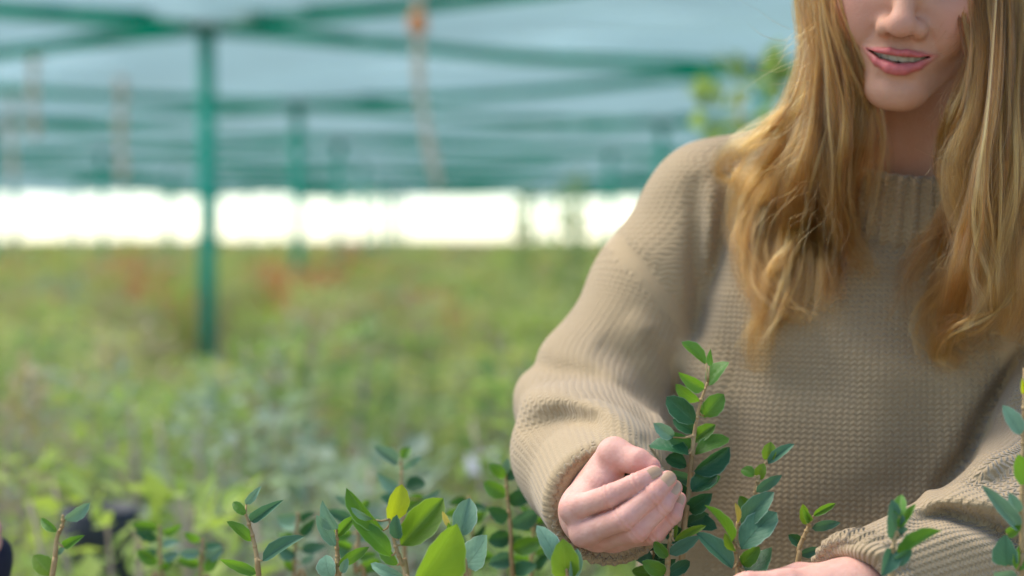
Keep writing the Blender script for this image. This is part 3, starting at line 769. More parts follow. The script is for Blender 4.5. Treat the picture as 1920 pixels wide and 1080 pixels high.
# folds: (polyline in picture pixels, depth m, half width px, side) cut into the camera side of the knit
FOLDS = [
    ([(1150, 448), (1205, 490), (1250, 535), (1285, 580), (1305, 640)], .0042, 13),       # dropped shoulder seam
    ([(1304, 330), (1308, 420), (1306, 520), (1300, 640)], .012, 17),
    ([(1372, 330), (1352, 440), (1328, 540), (1306, 650)], .014, 20),
    ([(1332, 340), (1330, 450), (1316, 580)], -.007, 15),
    ([(970, 672), (1040, 700), (1110, 712), (1190, 752), (1230, 800)], .012, 24),
    ([(960, 750), (1060, 742), (1130, 758), (1210, 820)], -.010, 26),
    ([(975, 815), (1050, 785), (1130, 800)], .007, 20),
    ([(1120, 640), (1180, 680), (1240, 770)], .008, 32),
    ([(1180, 590), (1235, 650), (1268, 730)], -.007, 24),
    ([(1215, 620), (1262, 710), (1275, 790)], .010, 20),
    ([(1935, 640), (1872, 730), (1835, 790), (1812, 850), (1750, 930)], .022, 15),        # body / left sleeve
    ([(1935, 810), (1870, 850), (1820, 895)], -.007, 24),
    ([(1940, 735), (1890, 790), (1840, 830)], .009, 22),
    ([(1935, 880), (1860, 905), (1780, 935)], .006, 16),
    ([(1360, 690), (1480, 720), (1600, 720)], .004, 40),
    ([(1540, 520), (1640, 700), (1660, 900)], -.006, 60),
    ([(1350, 560), (1390, 760), (1370, 1000)], .008, 40),
    ([(1700, 480), (1760, 700), (1700, 950)], .006, 60),
]
FOLDS_L = [([(1700, 985), (1770, 965), (1850, 985), (1910, 1020), (1960, 1060)], .020, 18), ([(1730, 940), (1800, 930), (1880, 948), (1940, 985)], -.010, 24),
           ([(1570, 1032), (1640, 1035), (1700, 1050)], -.006, 16)]
def poly_dist(x, y, P):
    """distance to a polyline, grown towards its ends so that folds taper off"""
    P = np.asarray(P, float); d = np.full(x.shape, 1e9); s = np.zeros(x.shape); L = np.linalg.norm(np.diff(P, axis=0), axis=1); c = 0
    for a, b, l in zip(P[:-1], P[1:], L):
        ab = b - a; t = np.clip(((x - a[0]) * ab[0] + (y - a[1]) * ab[1]) / (ab @ ab), 0, 1)
        e = np.hypot(x - a[0] - t * ab[0], y - a[1] - t * ab[1]); k = e < d; d = np.where(k, e, d); s = np.where(k, (c + t * l) / L.sum(), s); c += l
    return d, np.sqrt(np.clip(np.minimum(s, 1 - s) / .35, 0, 1))
CUT_R0, CUT_R1 = W(1128, 908, 1.530), W(1144, 948, 1.456)
CUT_L0, CUT_L1 = W(1700, 1096, 1.391), W(1600, 1124, 1.359)
def sweater_sdf(P, folds=True):
    t = tor(P); s = smin(chain(P, *SHR), chain(P, *SHL), .02)
    f = smin(t, s, .045)
    ar = smin(chain(P, *ARM_R, .02), chain(P, *FOR_R, .02), .022); al = smin(chain(P, *ARM_L, .02), chain(P, *FOR_L, .02), .022)
    f = smin(f, ar, .014); f = smin(f, al, .012)
    # neck opening, cuff openings
    f = smax(f, -rc(P, NECK0, NECK1, .056, .052), .006)
    for c0, c1, r in ((CUT_R0, CUT_R1, .036), (CUT_L0, CUT_L1, .034)):
        ax = (c1 - c0) / np.linalg.norm(c1 - c0); cut = (P - c1.astype(np.float32)) @ ax.astype(np.float32)
        near = np.linalg.norm(P - c1.astype(np.float32), axis=-1) < .11
        f = np.where(near, smax(f, cut, .008), f)
        f = np.where(near, smax(f, -rc(P, c0, c1 + ax * .05, r, r), .005), f)
    if folds:
        m = np.abs(f) < .035; Q = P[m]; px, py, d = proj(Q); dd = np.zeros(len(Q))
        front = 1 / (1 + np.exp((d - 1.74) / .02))
        for pl, dep, hw in FOLDS: e, tp = poly_dist(px, py, pl); dd += dep * tp * np.exp(-(e / hw) ** 2)
        nearL = d < 1.52
        for pl, dep, hw in FOLDS_L: e, tp = poly_dist(px, py, pl); dd += np.where(nearL, dep * tp * np.exp(-(e / hw) ** 2), 0)
        dd *= front
        dd += .0020 * np.sin(Q[:, 0] * 38 + 3 * np.sin(Q[:, 2] * 21)) * np.sin(Q[:, 2] * 27 + Q[:, 1] * 19 + 1.3)
        f = f.copy(); f[m] += dd
    return f
NECK0 = np.array(head_to_world(np.array([0, .060, -.24]))); NECK1 = np.array(head_to_world(np.array([0, .030, -.09])))
sl, sh2, SS = (-.04, 1.20, .735), (.66, 1.90, 1.455), .0040
FF = sgrid(sweater_sdf, sl, sh2, SS, .03)
SV, SF = nets(FF, sl, SS); SV = relax(SV, SF, 2)
# knit coordinates
def axis_uv(V, pts_):
    segs = []; L0 = 0; n0 = None
    for a, b in zip(pts_[:-1], pts_[1:]):
        ab = b - a; L = np.linalg.norm(ab); ax = ab / L
        n0 = np.array([0.0, -1.0, 0.0]) if n0 is None else n0
        n0 = n0 - ax * n0.dot(ax); n0 /= np.linalg.norm(n0); n1 = np.cross(ax, n0)
        q = V - a; t = np.clip(q @ ax, 0, L); r = q - t[:, None] * ax
        segs.append((np.linalg.norm(r, axis=1), r @ n0, r @ n1, L0 + t)); L0 += L
    D = np.stack([s[0] for s in segs]); Wt = np.exp(-(D - D.min(0)) / .012); Wt /= Wt.sum(0)
    c, s_, v = ((Wt * np.stack([s[k] for s in segs])).sum(0) for k in (1, 2, 3))
    return np.arctan2(s_, c) * .06, v
SVf = SV.astype(np.float32)
dt = smin(tor(SVf), smin(chain(SVf, *SHR), chain(SVf, *SHL), .02), .04); dr = np.minimum(chain(SVf, *ARM_R), chain(SVf, *FOR_R)); dl = np.minimum(chain(SVf, *ARM_L), chain(SVf, *FOR_L))
q = SV - TC; ut = q @ UX; vt = q @ UN
tu = np.where(vt > -.02, np.arctan2(ut, np.maximum(vt, .02) * 1.35) * .19, ut); tv = SV[:, 2] + 0
ru, rv = axis_uv(SV, [*ARM_R[0], *FOR_R[0][1:]]); lu, lv = axis_uv(SV, [*ARM_L[0], *FOR_L[0][1:]])
pxs, pys, ds_ = proj(SV)
seam_side = pxs + (pys - 458) * -.98 < 1160 + 0            # beyond the dropped shoulder seam
isr = (dr < dt) & (pxs < 1330) & ((pxs - 1160) - (pys - 458) * .85 < 0); isl = (dl < dt) & (pxs > 1500)
ku = np.where(isr, ru, np.where(isl, lu, tu)); kv = np.where(isr, rv, np.where(isl, lv, tv))
def along(V, c0, c1): 
    ax = (c1 - c0) / np.linalg.norm(c1 - c0); return (V - c1) @ ax
rib = (isr & (along(SV, CUT_R0, CUT_R1) > -.075)) | (isl & (along(SV, CUT_L0, CUT_L1) > -.115) & (ds_ < 1.50)) | (SV[:, 2] < .80)
me = mesh('sweater', SV - PO, SF, M_knit); attr(me, 'knit', np.stack([ku, kv, rib.astype(float)], 1), 'FLOAT_VECTOR'); amp_ = 1 - .62 / (1 + np.exp(-(1345 - pxs) / 25)) * (ds_ > 1.40); zone = isr * 1 + isl * 2; soft = np.ones(len(SV))
for it in range(2):                      # the stitches fade where two knit pieces are sewn together
    if it == 0: mixed = zone[SF].max(1) != zone[SF].min(1)
    else: mixed = (soft[SF] == 0).any(1)
    soft[SF[mixed].ravel()] = 0
attr(me, 'amp', amp_ * soft)
sweater = obj('sweater', me, person)
# ribbed collar, and rolled cuff edges
def ribbed_band(c, ax, prof, nrib, amp, name, front=None):
    """prof: list of (radius a, radius b, height along axis); ribs are real ridges"""
    ax = ax / np.linalg.norm(ax); e1 = np.cross([0, 1.0, 0], ax) if abs(ax[1]) < .9 else np.cross([0, 0, 1.0], ax); e1 /= np.linalg.norm(e1); e2 = np.cross(ax, e1)
    K = nrib * 6; V, KN = [], []
    for i, (ra, rb, hgt) in enumerate(prof):
        for j in range(K):
            a = 2 * math.pi * j / K; r = amp * (math.cos(a * nrib))
            V.append(c + ax * hgt + e1 * (ra + r) * math.cos(a) + e2 * (rb + r) * math.sin(a)); KN.append((a * .06, hgt, 0.0))
    F = [(i * K + j, i * K + (j + 1) % K, (i + 1) * K + (j + 1) % K, (i + 1) * K + j) for i in range(len(prof) - 1) for j in range(K)]
    me = mesh(name, np.array(V) - PO, F, M_knit); attr(me, 'knit', KN, 'FLOAT_VECTOR'); attr(me, 'amp', np.full(len(V), .7)); return me
nax = NECK1 - NECK0; nax = np.array([0.03, -.28, 1.0]); nax /= np.linalg.norm(nax)
cc = W(1704, 412, 1.688)
COLLAR = [(.064, .066, -.022), (.069, .071, -.012), (.0735, .0755, -.006), (.0745, .0765, 0.002), (.0730, .0750, .018), (.0700, .0715, .034), (.0675, .0690, .050), (.0640, .0650, .056), (.0600, .0610, .053), (.0585, .0590, .030), (.0580, .0580, 0.0)]
obj('collar', ribbed_band(cc, nax, COLLAR, 36, .0027, 'collar'), sweater)
axr = CUT_R1 - CUT_R0; axl = CUT_L1 - CUT_L0
CUFF = [(.032, .032, -.040), (.036, .036, -.018), (.0395, .0395, -.004), (.0430, .0430, .002), (.0475, .0475, .000), (.0500, .0500, -.008), (.0500, .0500, -.018)]
obj('cuff', ribbed_band(CUT_R1, axr, CUFF, 34, .0011, 'cuff'), sweater)
CUFFL = [(.029, .029, -.030), (.033, .033, -.012), (.0375, .0375, -.002), (.0430, .0430, .003), (.0480, .0480, -.001), (.0495, .0495, -.009), (.0490, .0490, -.018)]
obj('cuff', ribbed_band(CUT_L1, axl, CUFFL, 32, .0012, 'cuff'), sweater)
# legs and boots, below the frame
def simple_sdf(fn, lo, hi, h, name, m, parent, org):
    G = grid(lo, hi, h); V, F = nets(fn(G), lo, h); V = relax(V, F, 2); return obj(name, mesh(name, V - org, F, m), parent)
def legs(P):
    c = TC + np.array([0, .01, 0], np.float32)
    f = ell(P, c + np.array([0, 0, .80], np.float32), (.155, .12, .14))
    for s in (-1, 1):
        hip = c + UX * .085 * s + np.array([0, 0, .78], np.float32); kn = c + UX * .10 * s + UN * .02 + np.array([0, 0, .45], np.float32); an = c + UX * .11 * s + np.array([0, 0, .07], np.float32)
        f = smin(f, chain(P, [hip, kn, an], [.088, .060, .050], .02), .025)
    return f
simple_sdf(legs, (.08, 1.50, .0), (.62, 1.95, .96), .012, 'trousers', M_denim, person, PO)
for s in (-1, 1):
    b0 = TC + UX * .11 * s
    def boot(P): return np.maximum(smin(rc(P, b0 + np.array([0, .03, .05], np.float32), b0 + UN * .15 + np.array([0, 0, .03], np.float32), .045, .034), rc(P, b0 + np.array([0, 0, .05], np.float32), b0 + np.array([0, 0, .16], np.float32), .045, .048), .02), -P[..., 2])
    simple_sdf(boot, tuple(b0 - .26 + np.array([0, 0, .24])), tuple(b0 + np.array([.26, .26, .25])), .008, 'boot', M_shoe, person, PO)

# ------------------------------------------------------------------ hair
def surf_depth(px, py):
    """first hit of the knit along the pixel's ray"""
    ds = np.arange(1.30, 1.90, .003); P = np.array([W(px, py, d) for d in ds]); i = np.round((P - np.array(sl)) / SS).astype(int)
    ok = ((i >= 0) & (i < np.array(FF.shape))).all(1); i = np.clip(i, 0, np.array(FF.shape) - 1)
    hit = ok & (FF[tuple(i.T)] < .002)
    return ds[np.argmax(hit)] if hit.any() else 1.70
hairs = []
def lock(ctrl, n, w0, w1, tone=0.0, frizz=.0026, wave=.0085, end=.40, off=.016, seed=None, flat=1.0):
    """ctrl: (px, py, d or None to lie on the knit)"""
    rng = np.random.default_rng(len(hairs) + 50 if seed is None else seed)
    C = []
    for px, py, d in ctrl:
        if d is not None and px > 1780 and d < 1.57: d -= .03
        if d is None: d = surf_depth(px, py) - off
        C.append(W(px, py, d))
    m = 30; G = cr(C, m); t = np.linspace(0, 1, m)
    T = np.gradient(G, axis=0); T /= np.linalg.norm(T, axis=1)[:, None]
    S = np.cross(T, [0, 1.0, 0]); S /= np.linalg.norm(S, axis=1)[:, None] + 1e-9; Bn = np.cross(T, S)
    lph = rng.uniform(0, 6.28); lfq = rng.uniform(1.6, 2.6)
    for g in range(max(1, n // 22)):           # sub-strands that hold together
        r = math.sqrt(rng.random()); a = rng.uniform(0, 6.28); ph = lph + rng.normal(0, .6); fq = lfq + rng.normal(0, .15); ln = rng.uniform(.78, 1.04); tn = rng.normal(0, .17)
        for _ in range(22):
            rr = r + rng.normal(0, .09); aa = a + rng.normal(0, .16)
            tt = np.clip(t * (ln + rng.normal(0, .04)), 0, 1); i0 = tt * (m - 1); ii = np.minimum(i0.astype(int), m - 2); fr = (i0 - ii)[:, None]
            g_ = G[ii] * (1 - fr) + G[ii + 1] * fr; s_ = S[ii]; b_ = Bn[ii]
            wd = (w0 + (w1 - w0) * t) * (1 - (1 - end) * np.clip((t - .72) / .28, 0, 1) ** 1.5)
            x = wd * rr * math.cos(aa) + wave * np.sin(t * 6.28 * fq + ph) * t; y = wd * rr * math.sin(aa) * .55 * flat + wave * .5 * np.cos(t * 6.28 * fq + ph) * t
            fz = frizz * (0.3 + t) * rng.normal(0, 1); fx = fz * np.sin(t * rng.uniform(3, 9) + rng.uniform(0, 6.28))
            if rng.random() < .03: fx = fx * 3.5
            P_ = g_ + s_ * (x + fx)[:, None] + b_ * (y + fx * .6)[:, None]
            hairs.append((P_, tone + tn))
f0 = 1.60
LOCKS = [
    # viewer's left side, roots above the frame
    ([(1640, -330, 1.66), (1545, -200, 1.60), (1530, -40, 1.585), (1548, 110, 1.575), (1535, 220, 1.575), (1505, 330, 1.58), (1488, 440, None), (1440, 560, None), (1404, 690, None)], 620, .012, .015, .02),
    ([(1645, -330, 1.68), (1535, -200, 1.64), (1518, -40, 1.62), (1522, 90, 1.61), (1490, 190, 1.62), (1430, 245, 1.63), (1378, 285, 1.64), (1362, 318, None), (1388, 345, None)], 330, .011, .008, .16),
    ([(1645, -330, 1.67), (1530, -200, 1.63), (1516, -40, 1.61), (1525, 110, 1.60), (1490, 220, 1.60), (1430, 300, None), (1392, 370, None), (1388, 440, None), (1430, 500, None)], 520, .012, .013, .12),
    ([(1640, -330, 1.67), (1540, -200, 1.62), (1535, -20, 1.60), (1545, 150, 1.59), (1510, 280, 1.59), (1440, 390, None), (1405, 470, None), (1450, 560, None), (1520, 590, None)], 520, .012, .014, .05),
    ([(1650, -320, 1.64), (1570, -200, 1.58), (1552, -30, 1.565), (1566, 120, 1.56), (1575, 250, 1.56), (1572, 370, 1.575), (1600, 470, None), (1628, 525, None)], 460, .011, .011, -.02),
    ([(1650, -320, 1.63), (1580, -200, 1.57), (1560, -30, 1.555), (1580, 90, 1.55), (1602, 190, 1.555), (1592, 300, 1.565), (1568, 410, None), (1556, 500, None), (1546, 585, None)], 460, .010, .010, .05),
    ([(1645, -320, 1.65), (1555, -200, 1.60), (1545, -30, 1.58), (1560, 120, 1.575), (1550, 260, 1.575), (1530, 400, None), (1528, 500, None), (1492, 605, None)], 480, .011, .012, -.04),
    ([(1650, -320, 1.64), (1590, -180, 1.56), (1568, -20, 1.548), (1588, 80, 1.55), (1622, 180, 1.56), (1642, 270, 1.58), (1634, 370, 1.60), (1612, 462, None)], 70, .003, .004, .10),
    ([(1540, 60, 1.60), (1530, 200, 1.60), (1500, 360, None), (1480, 480, None), (1445, 590, None), (1398, 665, None)], 330, .006, .012, .14),
    ([(1560, 100, 1.60), (1560, 260, 1.59), (1545, 380, None), (1500, 470, None), (1455, 520, None), (1478, 575, None)], 340, .009, .011, .02),
    ([(1550, 120, 1.64), (1540, 260, 1.63), (1470, 340, None), (1420, 420, None), (1400, 520, None), (1440, 590, None)], 380, .012, .015, -.06),
    ([(1575, 150, 1.64), (1590, 280, 1.63), (1590, 400, None), (1570, 500, None), (1585, 560, None)], 340, .012, .012, -.12),
    # viewer's right side
    ([(1740, -330, 1.66), (1840, -200, 1.58), (1842, -40, 1.545), (1852, 90, 1.53), (1842, 210, 1.525), (1806, 300, 1.53), (1812, 390, 1.535), (1848, 480, 1.54), (1852, 570, 1.54), (1845, 665, None)], 600, .013, .013, .06),
    ([(1740, -330, 1.66), (1860, -200, 1.58), (1882, -30, 1.54), (1884, 140, 1.52), (1872, 290, 1.515), (1842, 420, 1.52), (1800, 540, 1.53), (1764, 620, None), (1778, 695, None)], 600, .014, .014, .02),
    ([(1745, -330, 1.67), (1880, -200, 1.60), (1912, -20, 1.55), (1904, 190, 1.52), (1892, 340, 1.51), (1872, 480, 1.515), (1846, 590, 1.53), (1790, 655, None)], 600, .014, .014, .08),
    ([(1738, -320, 1.65), (1815, -190, 1.57), (1818, -20, 1.55), (1834, 110, 1.545), (1800, 215, 1.545), (1780, 285, 1.55), (1800, 350, 1.55), (1836, 440, 1.545), (1866, 540, 1.54)], 420, .009, .011, .10),
    ([(1750, -320, 1.68), (1900, -190, 1.62), (1940, 0, 1.56), (1936, 200, 1.53), (1922, 400, 1.52), (1900, 520, 1.52), (1868, 625, 1.535)], 600, .015, .015, .02),
    ([(1750, -320, 1.70), (1920, -190, 1.66), (1975, 0, 1.60), (1975, 200, 1.56), (1960, 400, 1.54), (1930, 560, 1.54), (1900, 640, 1.55)], 500, .016, .016, -.03),
    ([(1850, -150, 1.62), (1838, 60, 1.60), (1830, 250, 1.59), (1800, 340, 1.58), (1752, 430, 1.585), (1708, 510, None), (1686, 595, None)], 240, .010, .010, -.16, .0025),
    ([(1865, -150, 1.62), (1852, 60, 1.60), (1840, 280, 1.58), (1800, 400, 1.575), (1765, 480, None), (1745, 560, None), (1775, 620, None)], 320, .010, .012, -.12),
    ([(1875, -120, 1.55), (1862, 180, 1.51), (1840, 350, 1.50), (1836, 470, 1.51), (1846, 560, 1.515), (1838, 640, 1.53)], 170, .004, .005, .16),
    ([(1885, -150, 1.62), (1880, 60, 1.60), (1880, 260, 1.57), (1860, 400, 1.56), (1830, 500, 1.56), (1770, 580, None), (1755, 640, None), (1800, 680, None)], 480, .014, .015, -.05),
    ([(1845, -150, 1.60), (1845, 50, 1.57), (1850, 220, 1.56), (1845, 340, 1.55), (1880, 460, 1.54), (1905, 560, 1.54), (1885, 640, 1.55)], 420, .012, .013, -.02),
    ([(1905, 520, 1.53), (1870, 570, 1.53), (1800, 610, 1.545), (1768, 655, None), (1800, 690, None)], 200, .006, .010, .18),
    # back of the head and the nape
    ([(1680, -240, 1.69), (1640, -120, 1.72), (1600, 80, 1.72), (1600, 220, 1.70), (1610, 330, 1.68)], 500, .030, .020, -.30),
    ([(1710, -240, 1.69), (1780, -120, 1.71), (1820, 80, 1.70), (1800, 220, 1.67), (1790, 330, 1.65)], 500, .030, .020, -.30),
    ([(1700, -235, 1.69), (1700, -90, 1.735), (1700, 100, 1.745), (1700, 300, 1.80), (1700, 480, 1.87)], 800, .045, .070, -.12),
]
def on_skull(c, i):
    # roots sit on the parting and follow the skull before they hang free
    if c[0][1] > -300 or i in (24, 25, 26): return c
    s_ = -1 if c[2][0] < 1690 else 1; y0 = -.055 + .012 * (i * 5 % 8)
    r0, r1 = (proj(head_to_world(np.array([q]))[0]) for q in ((s_ * .010, y0, .112 - 5 * max(0, -.02 - y0) ** 2), (s_ * .064, y0, .080)))
    return [tuple(map(float, r0)), tuple(map(float, r1))] + list(c[2:])
LOCKS = [(on_skull(L[0], i), *L[1:]) for i, L in enumerate(LOCKS)]
for L in LOCKS: lock(*L[:4], *L[4:])
rj = np.random.default_rng(404)
for L in LOCKS[:24]:                      # thin separate strands lying over the locks
    for _ in range(4):
        j = rj.normal(0, 13, 2); c = [(x + j[0] * (.4 + .2 * i) + rj.normal(0, 3), y + j[1], (d - .010) if d is not None else None) for i, (x, y, d) in enumerate(L[0])]
        lock(c[1:] if L[0][1][1] < -100 else c, int(rj.choice([22, 22, 44])), .0016, .0026, (L[4] if len(L) > 4 else 0) + rj.normal(.08, .10), .0012, .005, .5, .026)
# crown: short sheets of strands following the skull down to the side locks
rng = np.random.default_rng(9)
for _ in range(5200):
    s = 1 if rng.random() < .5 else -1; y0 = rng.uniform(-.074, .092); k = math.sqrt(max(.06, 1 - ((y0 - .008) / .096) ** 2))
    ang = np.linspace(rng.uniform(0.01, .10), 1.62 if y0 > -.035 else 1.62 - .75 * min(1, (-.035 - y0) / .03), 18); rad = 1.06 + rng.normal(0, .018)
    L = np.stack([s * .0735 * rad * np.sin(ang) * (.55 + .45 * k), y0 + .016 * (ang / 1.6) ** 2 * (1 if y0 < 0 else .3), .028 + .081 * rad * np.cos(ang) * k - .012 * (ang / 1.6) ** 3], 1)
    Pw = head_to_world(L); Pw = cr(Pw, 30); hairs.append((Pw, rng.normal(-.02, .1)))
# stray hairs
for _ in range(420):
    if rng.random() < .6: px, py, d = rng.uniform(1800, 1915), rng.uniform(-40, 560), 1.515
    else: px, py, d = rng.uniform(1500, 1600), rng.uniform(-40, 400), 1.57
    c = [(px, py, d)]; a = rng.uniform(1.0, 2.2)
    for i in range(4):
        a += rng.normal(0, .45); l = rng.uniform(18, 40); px += math.cos(a) * l; py += math.sin(a) * l; c.append((px, py, d - .004 * i * rng.random()))
    hairs.append((cr([W(*q) for q in c], 30), .2))
HC = bpy.data.hair_curves.new('hair'); HC.add_curves([30] * len(hairs))
pos = np.concatenate([h[0] for h in hairs]) - PO
HC.attributes['position'].data.foreach_set('vector', pos.astype(np.float32).ravel())
ra = HC.attributes.get('radius') or HC.attributes.new('radius', 'FLOAT', 'POINT')
tt = np.tile(np.linspace(0, 1, 30), len(hairs)); ra.data.foreach_set('value', (.000100 * np.clip(tt / .10, .15, 1) * (1 - .75 * np.clip((tt - .55) / .45, 0, 1))).astype(np.float32))
ta = HC.attributes.new('tone', 'FLOAT', 'CURVE'); ta.data.foreach_set('value', np.array([.18 + h[1] for h in hairs], np.float32))
HC.materials.append(M_hair)
obj('hair', HC, person)
# ------------------------------------------------------------------ second person, almost wholly outside the left edge
M_navy = two_tone('navy_jacket', (0.012, 0.014, 0.030), (0.025, 0.028, 0.05), 40, 0.85, 0.002)
M_dhair = two_tone('dark_hair', (0.03, 0.018, 0.01), (0.06, 0.035, 0.02), 60, 0.6)
Q0 = np.array([-.80, 1.95, 0.0]); p2 = empty('person', tuple(Q0), label='person in dark navy jacket cut off by the left edge, only a hand showing', cat='person')
def q3(x, y, z): return np.array([x, y, z], np.float32)
W2, E2 = W(-42, 1066, 1.745), W(-150, 1330, 1.86); H2 = W(-46, 1018, 1.73)
def jacket(P):
    f = chain(P, [q3(-.82, 1.96, .80), q3(-.82, 1.96, 1.08), q3(-.82, 1.97, 1.28)], [.15, .15, .12], .05)
    f = smin(f, rc(P, q3(-.98, 1.97, 1.33), q3(-.66, 1.97, 1.33), .065, .065), .05)
    f = smin(f, chain(P, [q3(-.65, 1.97, 1.32), E2, W2], [.06, .05, .034], .01), .015)
    f = smin(f, chain(P, [q3(-.99, 1.97, 1.32), q3(-1.03, 1.97, 1.05), q3(-1.01, 1.90, .85)], [.06, .05, .038], .01), .02)
    return f + .004 * np.sin(P[..., 2] * 60 + 4 * np.sin(P[..., 0] * 20))
simple_sdf(jacket, (-1.12, 1.65, .62), (-.42, 2.16, 1.43), .009, 'jacket', M_navy, p2, Q0)
def legs2(P):
    f = ell(P, q3(-.82, 1.97, .80), (.15, .12, .14))
    for s in (-1, 1): f = smin(f, chain(P, [q3(-.82 + .08 * s, 1.97, .78), q3(-.82 + .09 * s, 1.96, .45), q3(-.82 + .10 * s, 1.98, .05)], [.088, .062, .05], .02), .03)
    return np.maximum(f, -P[..., 2] + .005)
simple_sdf(legs2, (-1.08, 1.80, 0), (-.56, 2.14, .97), .012, 'trousers', M_denim, p2, Q0)
hv = HVl @ Rxyz(25, 12, 0).T + np.array([-.82, 1.93, 1.56]); lo2 = np.minimum(W2, H2)
def hand2(P):
    f = rc(P, W2, H2, .022, .024)
    for i, (x, y, dd) in enumerate([(-14, 996, 1.722), (-16, 1012, 1.712), (-20, 1030, 1.706), (-26, 1046, 1.702)]):
        k0 = W(-44, 1000 + 14 * i, 1.715 - .003 * i); f = smin(f, rc(P, k0, W(x, y, dd), .010, .0082), .003)
    return smin(f, chain(P, [H2, W(-42, 984, 1.735), W(-16, 984, 1.728)], [.016, .011, .008], .004), .006)
_lo = W2 - .07; _G = grid(_lo, W2 + .07, .0025); v3, f3 = nets(hand2(_G), _lo, .0025)
bv, bf = np.concatenate([hv, v3]), np.concatenate([HF, f3 + len(hv)]); ia = np.arange(len(bf)); nb2 = np.array([0, .052, -.235]) @ Rxyz(25, 12, 0).T + np.array([-.82, 1.93, 1.56])
bv, bf = bridge(bv, bf, ia[bf[:, 0] < len(hv)], ia[bf[:, 0] >= len(hv)], [nb2, nb2 + np.array([0, .02, -.04]), np.array([-.66, 1.97, 1.31]), E2, W2 + (E2 - W2) * .15], .02)
v3 = np.concatenate([v3, np.zeros((len(bv) - len(hv) - len(v3), 3))])
me = mesh('body', bv - Q0, bf, M_skin)
attr(me, 'lip', np.concatenate([lip_m, np.zeros(len(v3))])); attr(me, 'mouth', np.concatenate([mouth_m, np.zeros(len(v3))])); attr(me, 'flush', np.concatenate([flush_m, .2 * np.ones(len(v3))]))
obj('body', me, p2)
def cap2(P): return np.maximum(ell(P, q3(-.82, 1.955, 1.595), (.088, .102, .098)), -ell(P, q3(-.86, 1.83, 1.52), (.075, .075, .08)))
simple_sdf(cap2, (-.93, 1.82, 1.46), (-.71, 2.08, 1.71), .006, 'hair', M_dhair, p2, Q0)


# ------------------------------------------------------------------ near plants: shoots with single leaves
def leaf_mesh(seed, fold, arch, twist, mname):
    ny, nx = 9, 6; V, UV, F = [], [], []; rng = np.random.default_rng(seed)
    for i in range(ny + 1):
        y = i / ny; e1, e2 = (.62, .66) if seed % 3 else (.50, .82); wy = (max(y, .0) ** e1) * (max(1 - y, 0) ** e2) / ((e1 / (e1 + e2)) ** e1 * (e2 / (e1 + e2)) ** e2) * .5
        if i == 0: wy = .03
        if i == ny: wy = .008
        wy *= 1 + .05 * math.sin(i * 2.3 + seed)
        for j in range(nx + 1):
            u = j / nx * 2 - 1; x = u * wy
            z = fold * abs(x) - arch * (y - .35) ** 2 + twist * x * (y - .5) + .012 * math.sin(7 * y + 3 * u + seed) * abs(u)
            V.append((x, y, z)); UV.append((u * .5 + .5, y))
    for i in range(ny):
        for j in range(nx): F.append((i * (nx + 1) + j, i * (nx + 1) + j + 1, (i + 1) * (nx + 1) + j + 1, (i + 1) * (nx + 1) + j))
    me = mesh('leaf', V, F, LEAF[mname]); l = me.uv_layers.new(name='UVMap'); uv = np.array(UV, np.float32)
    vi = np.zeros(len(me.loops), np.int32); me.loops.foreach_get('vertex_index', vi); l.data.foreach_set('uv', uv[vi].ravel())
    return me
LM = {k: [leaf_mesh(1, .35, .35, .3, k), leaf_mesh(2, .22, .60, -.4, k), leaf_mesh(3, .50, .20, .45, k), leaf_mesh(4, .60, .45, -.2, k), leaf_mesh(6, .12, -.35, .5, k)] for k in LEAF}
rl = np.random.default_rng(77)
def put_leaf(B, T, wd, kn, org, parent, roll=None, var=None):
    ax = T - B; L = np.linalg.norm(ax); ax = ax / L
    c = np.array([0, 0, CAM_Z]) - B; c -= ax * c.dot(ax); c /= np.linalg.norm(c); s = np.cross(ax, c)
    r = rl.normal(0, .38) if roll is None else roll
    n = c * math.cos(r) + s * math.sin(r); s = np.cross(ax, n)
    o = obj('leaf', LM[kn][rl.integers(0, 5) if var is None else var], parent)
    wd = wd / max(.6, math.cos(r))
    M = np.eye(4); M[:3, 0] = s * wd; M[:3, 1] = ax * L; M[:3, 2] = n * L * .7; M[:3, 3] = B - org
    o.matrix_local = Matrix(M.tolist())
    return o
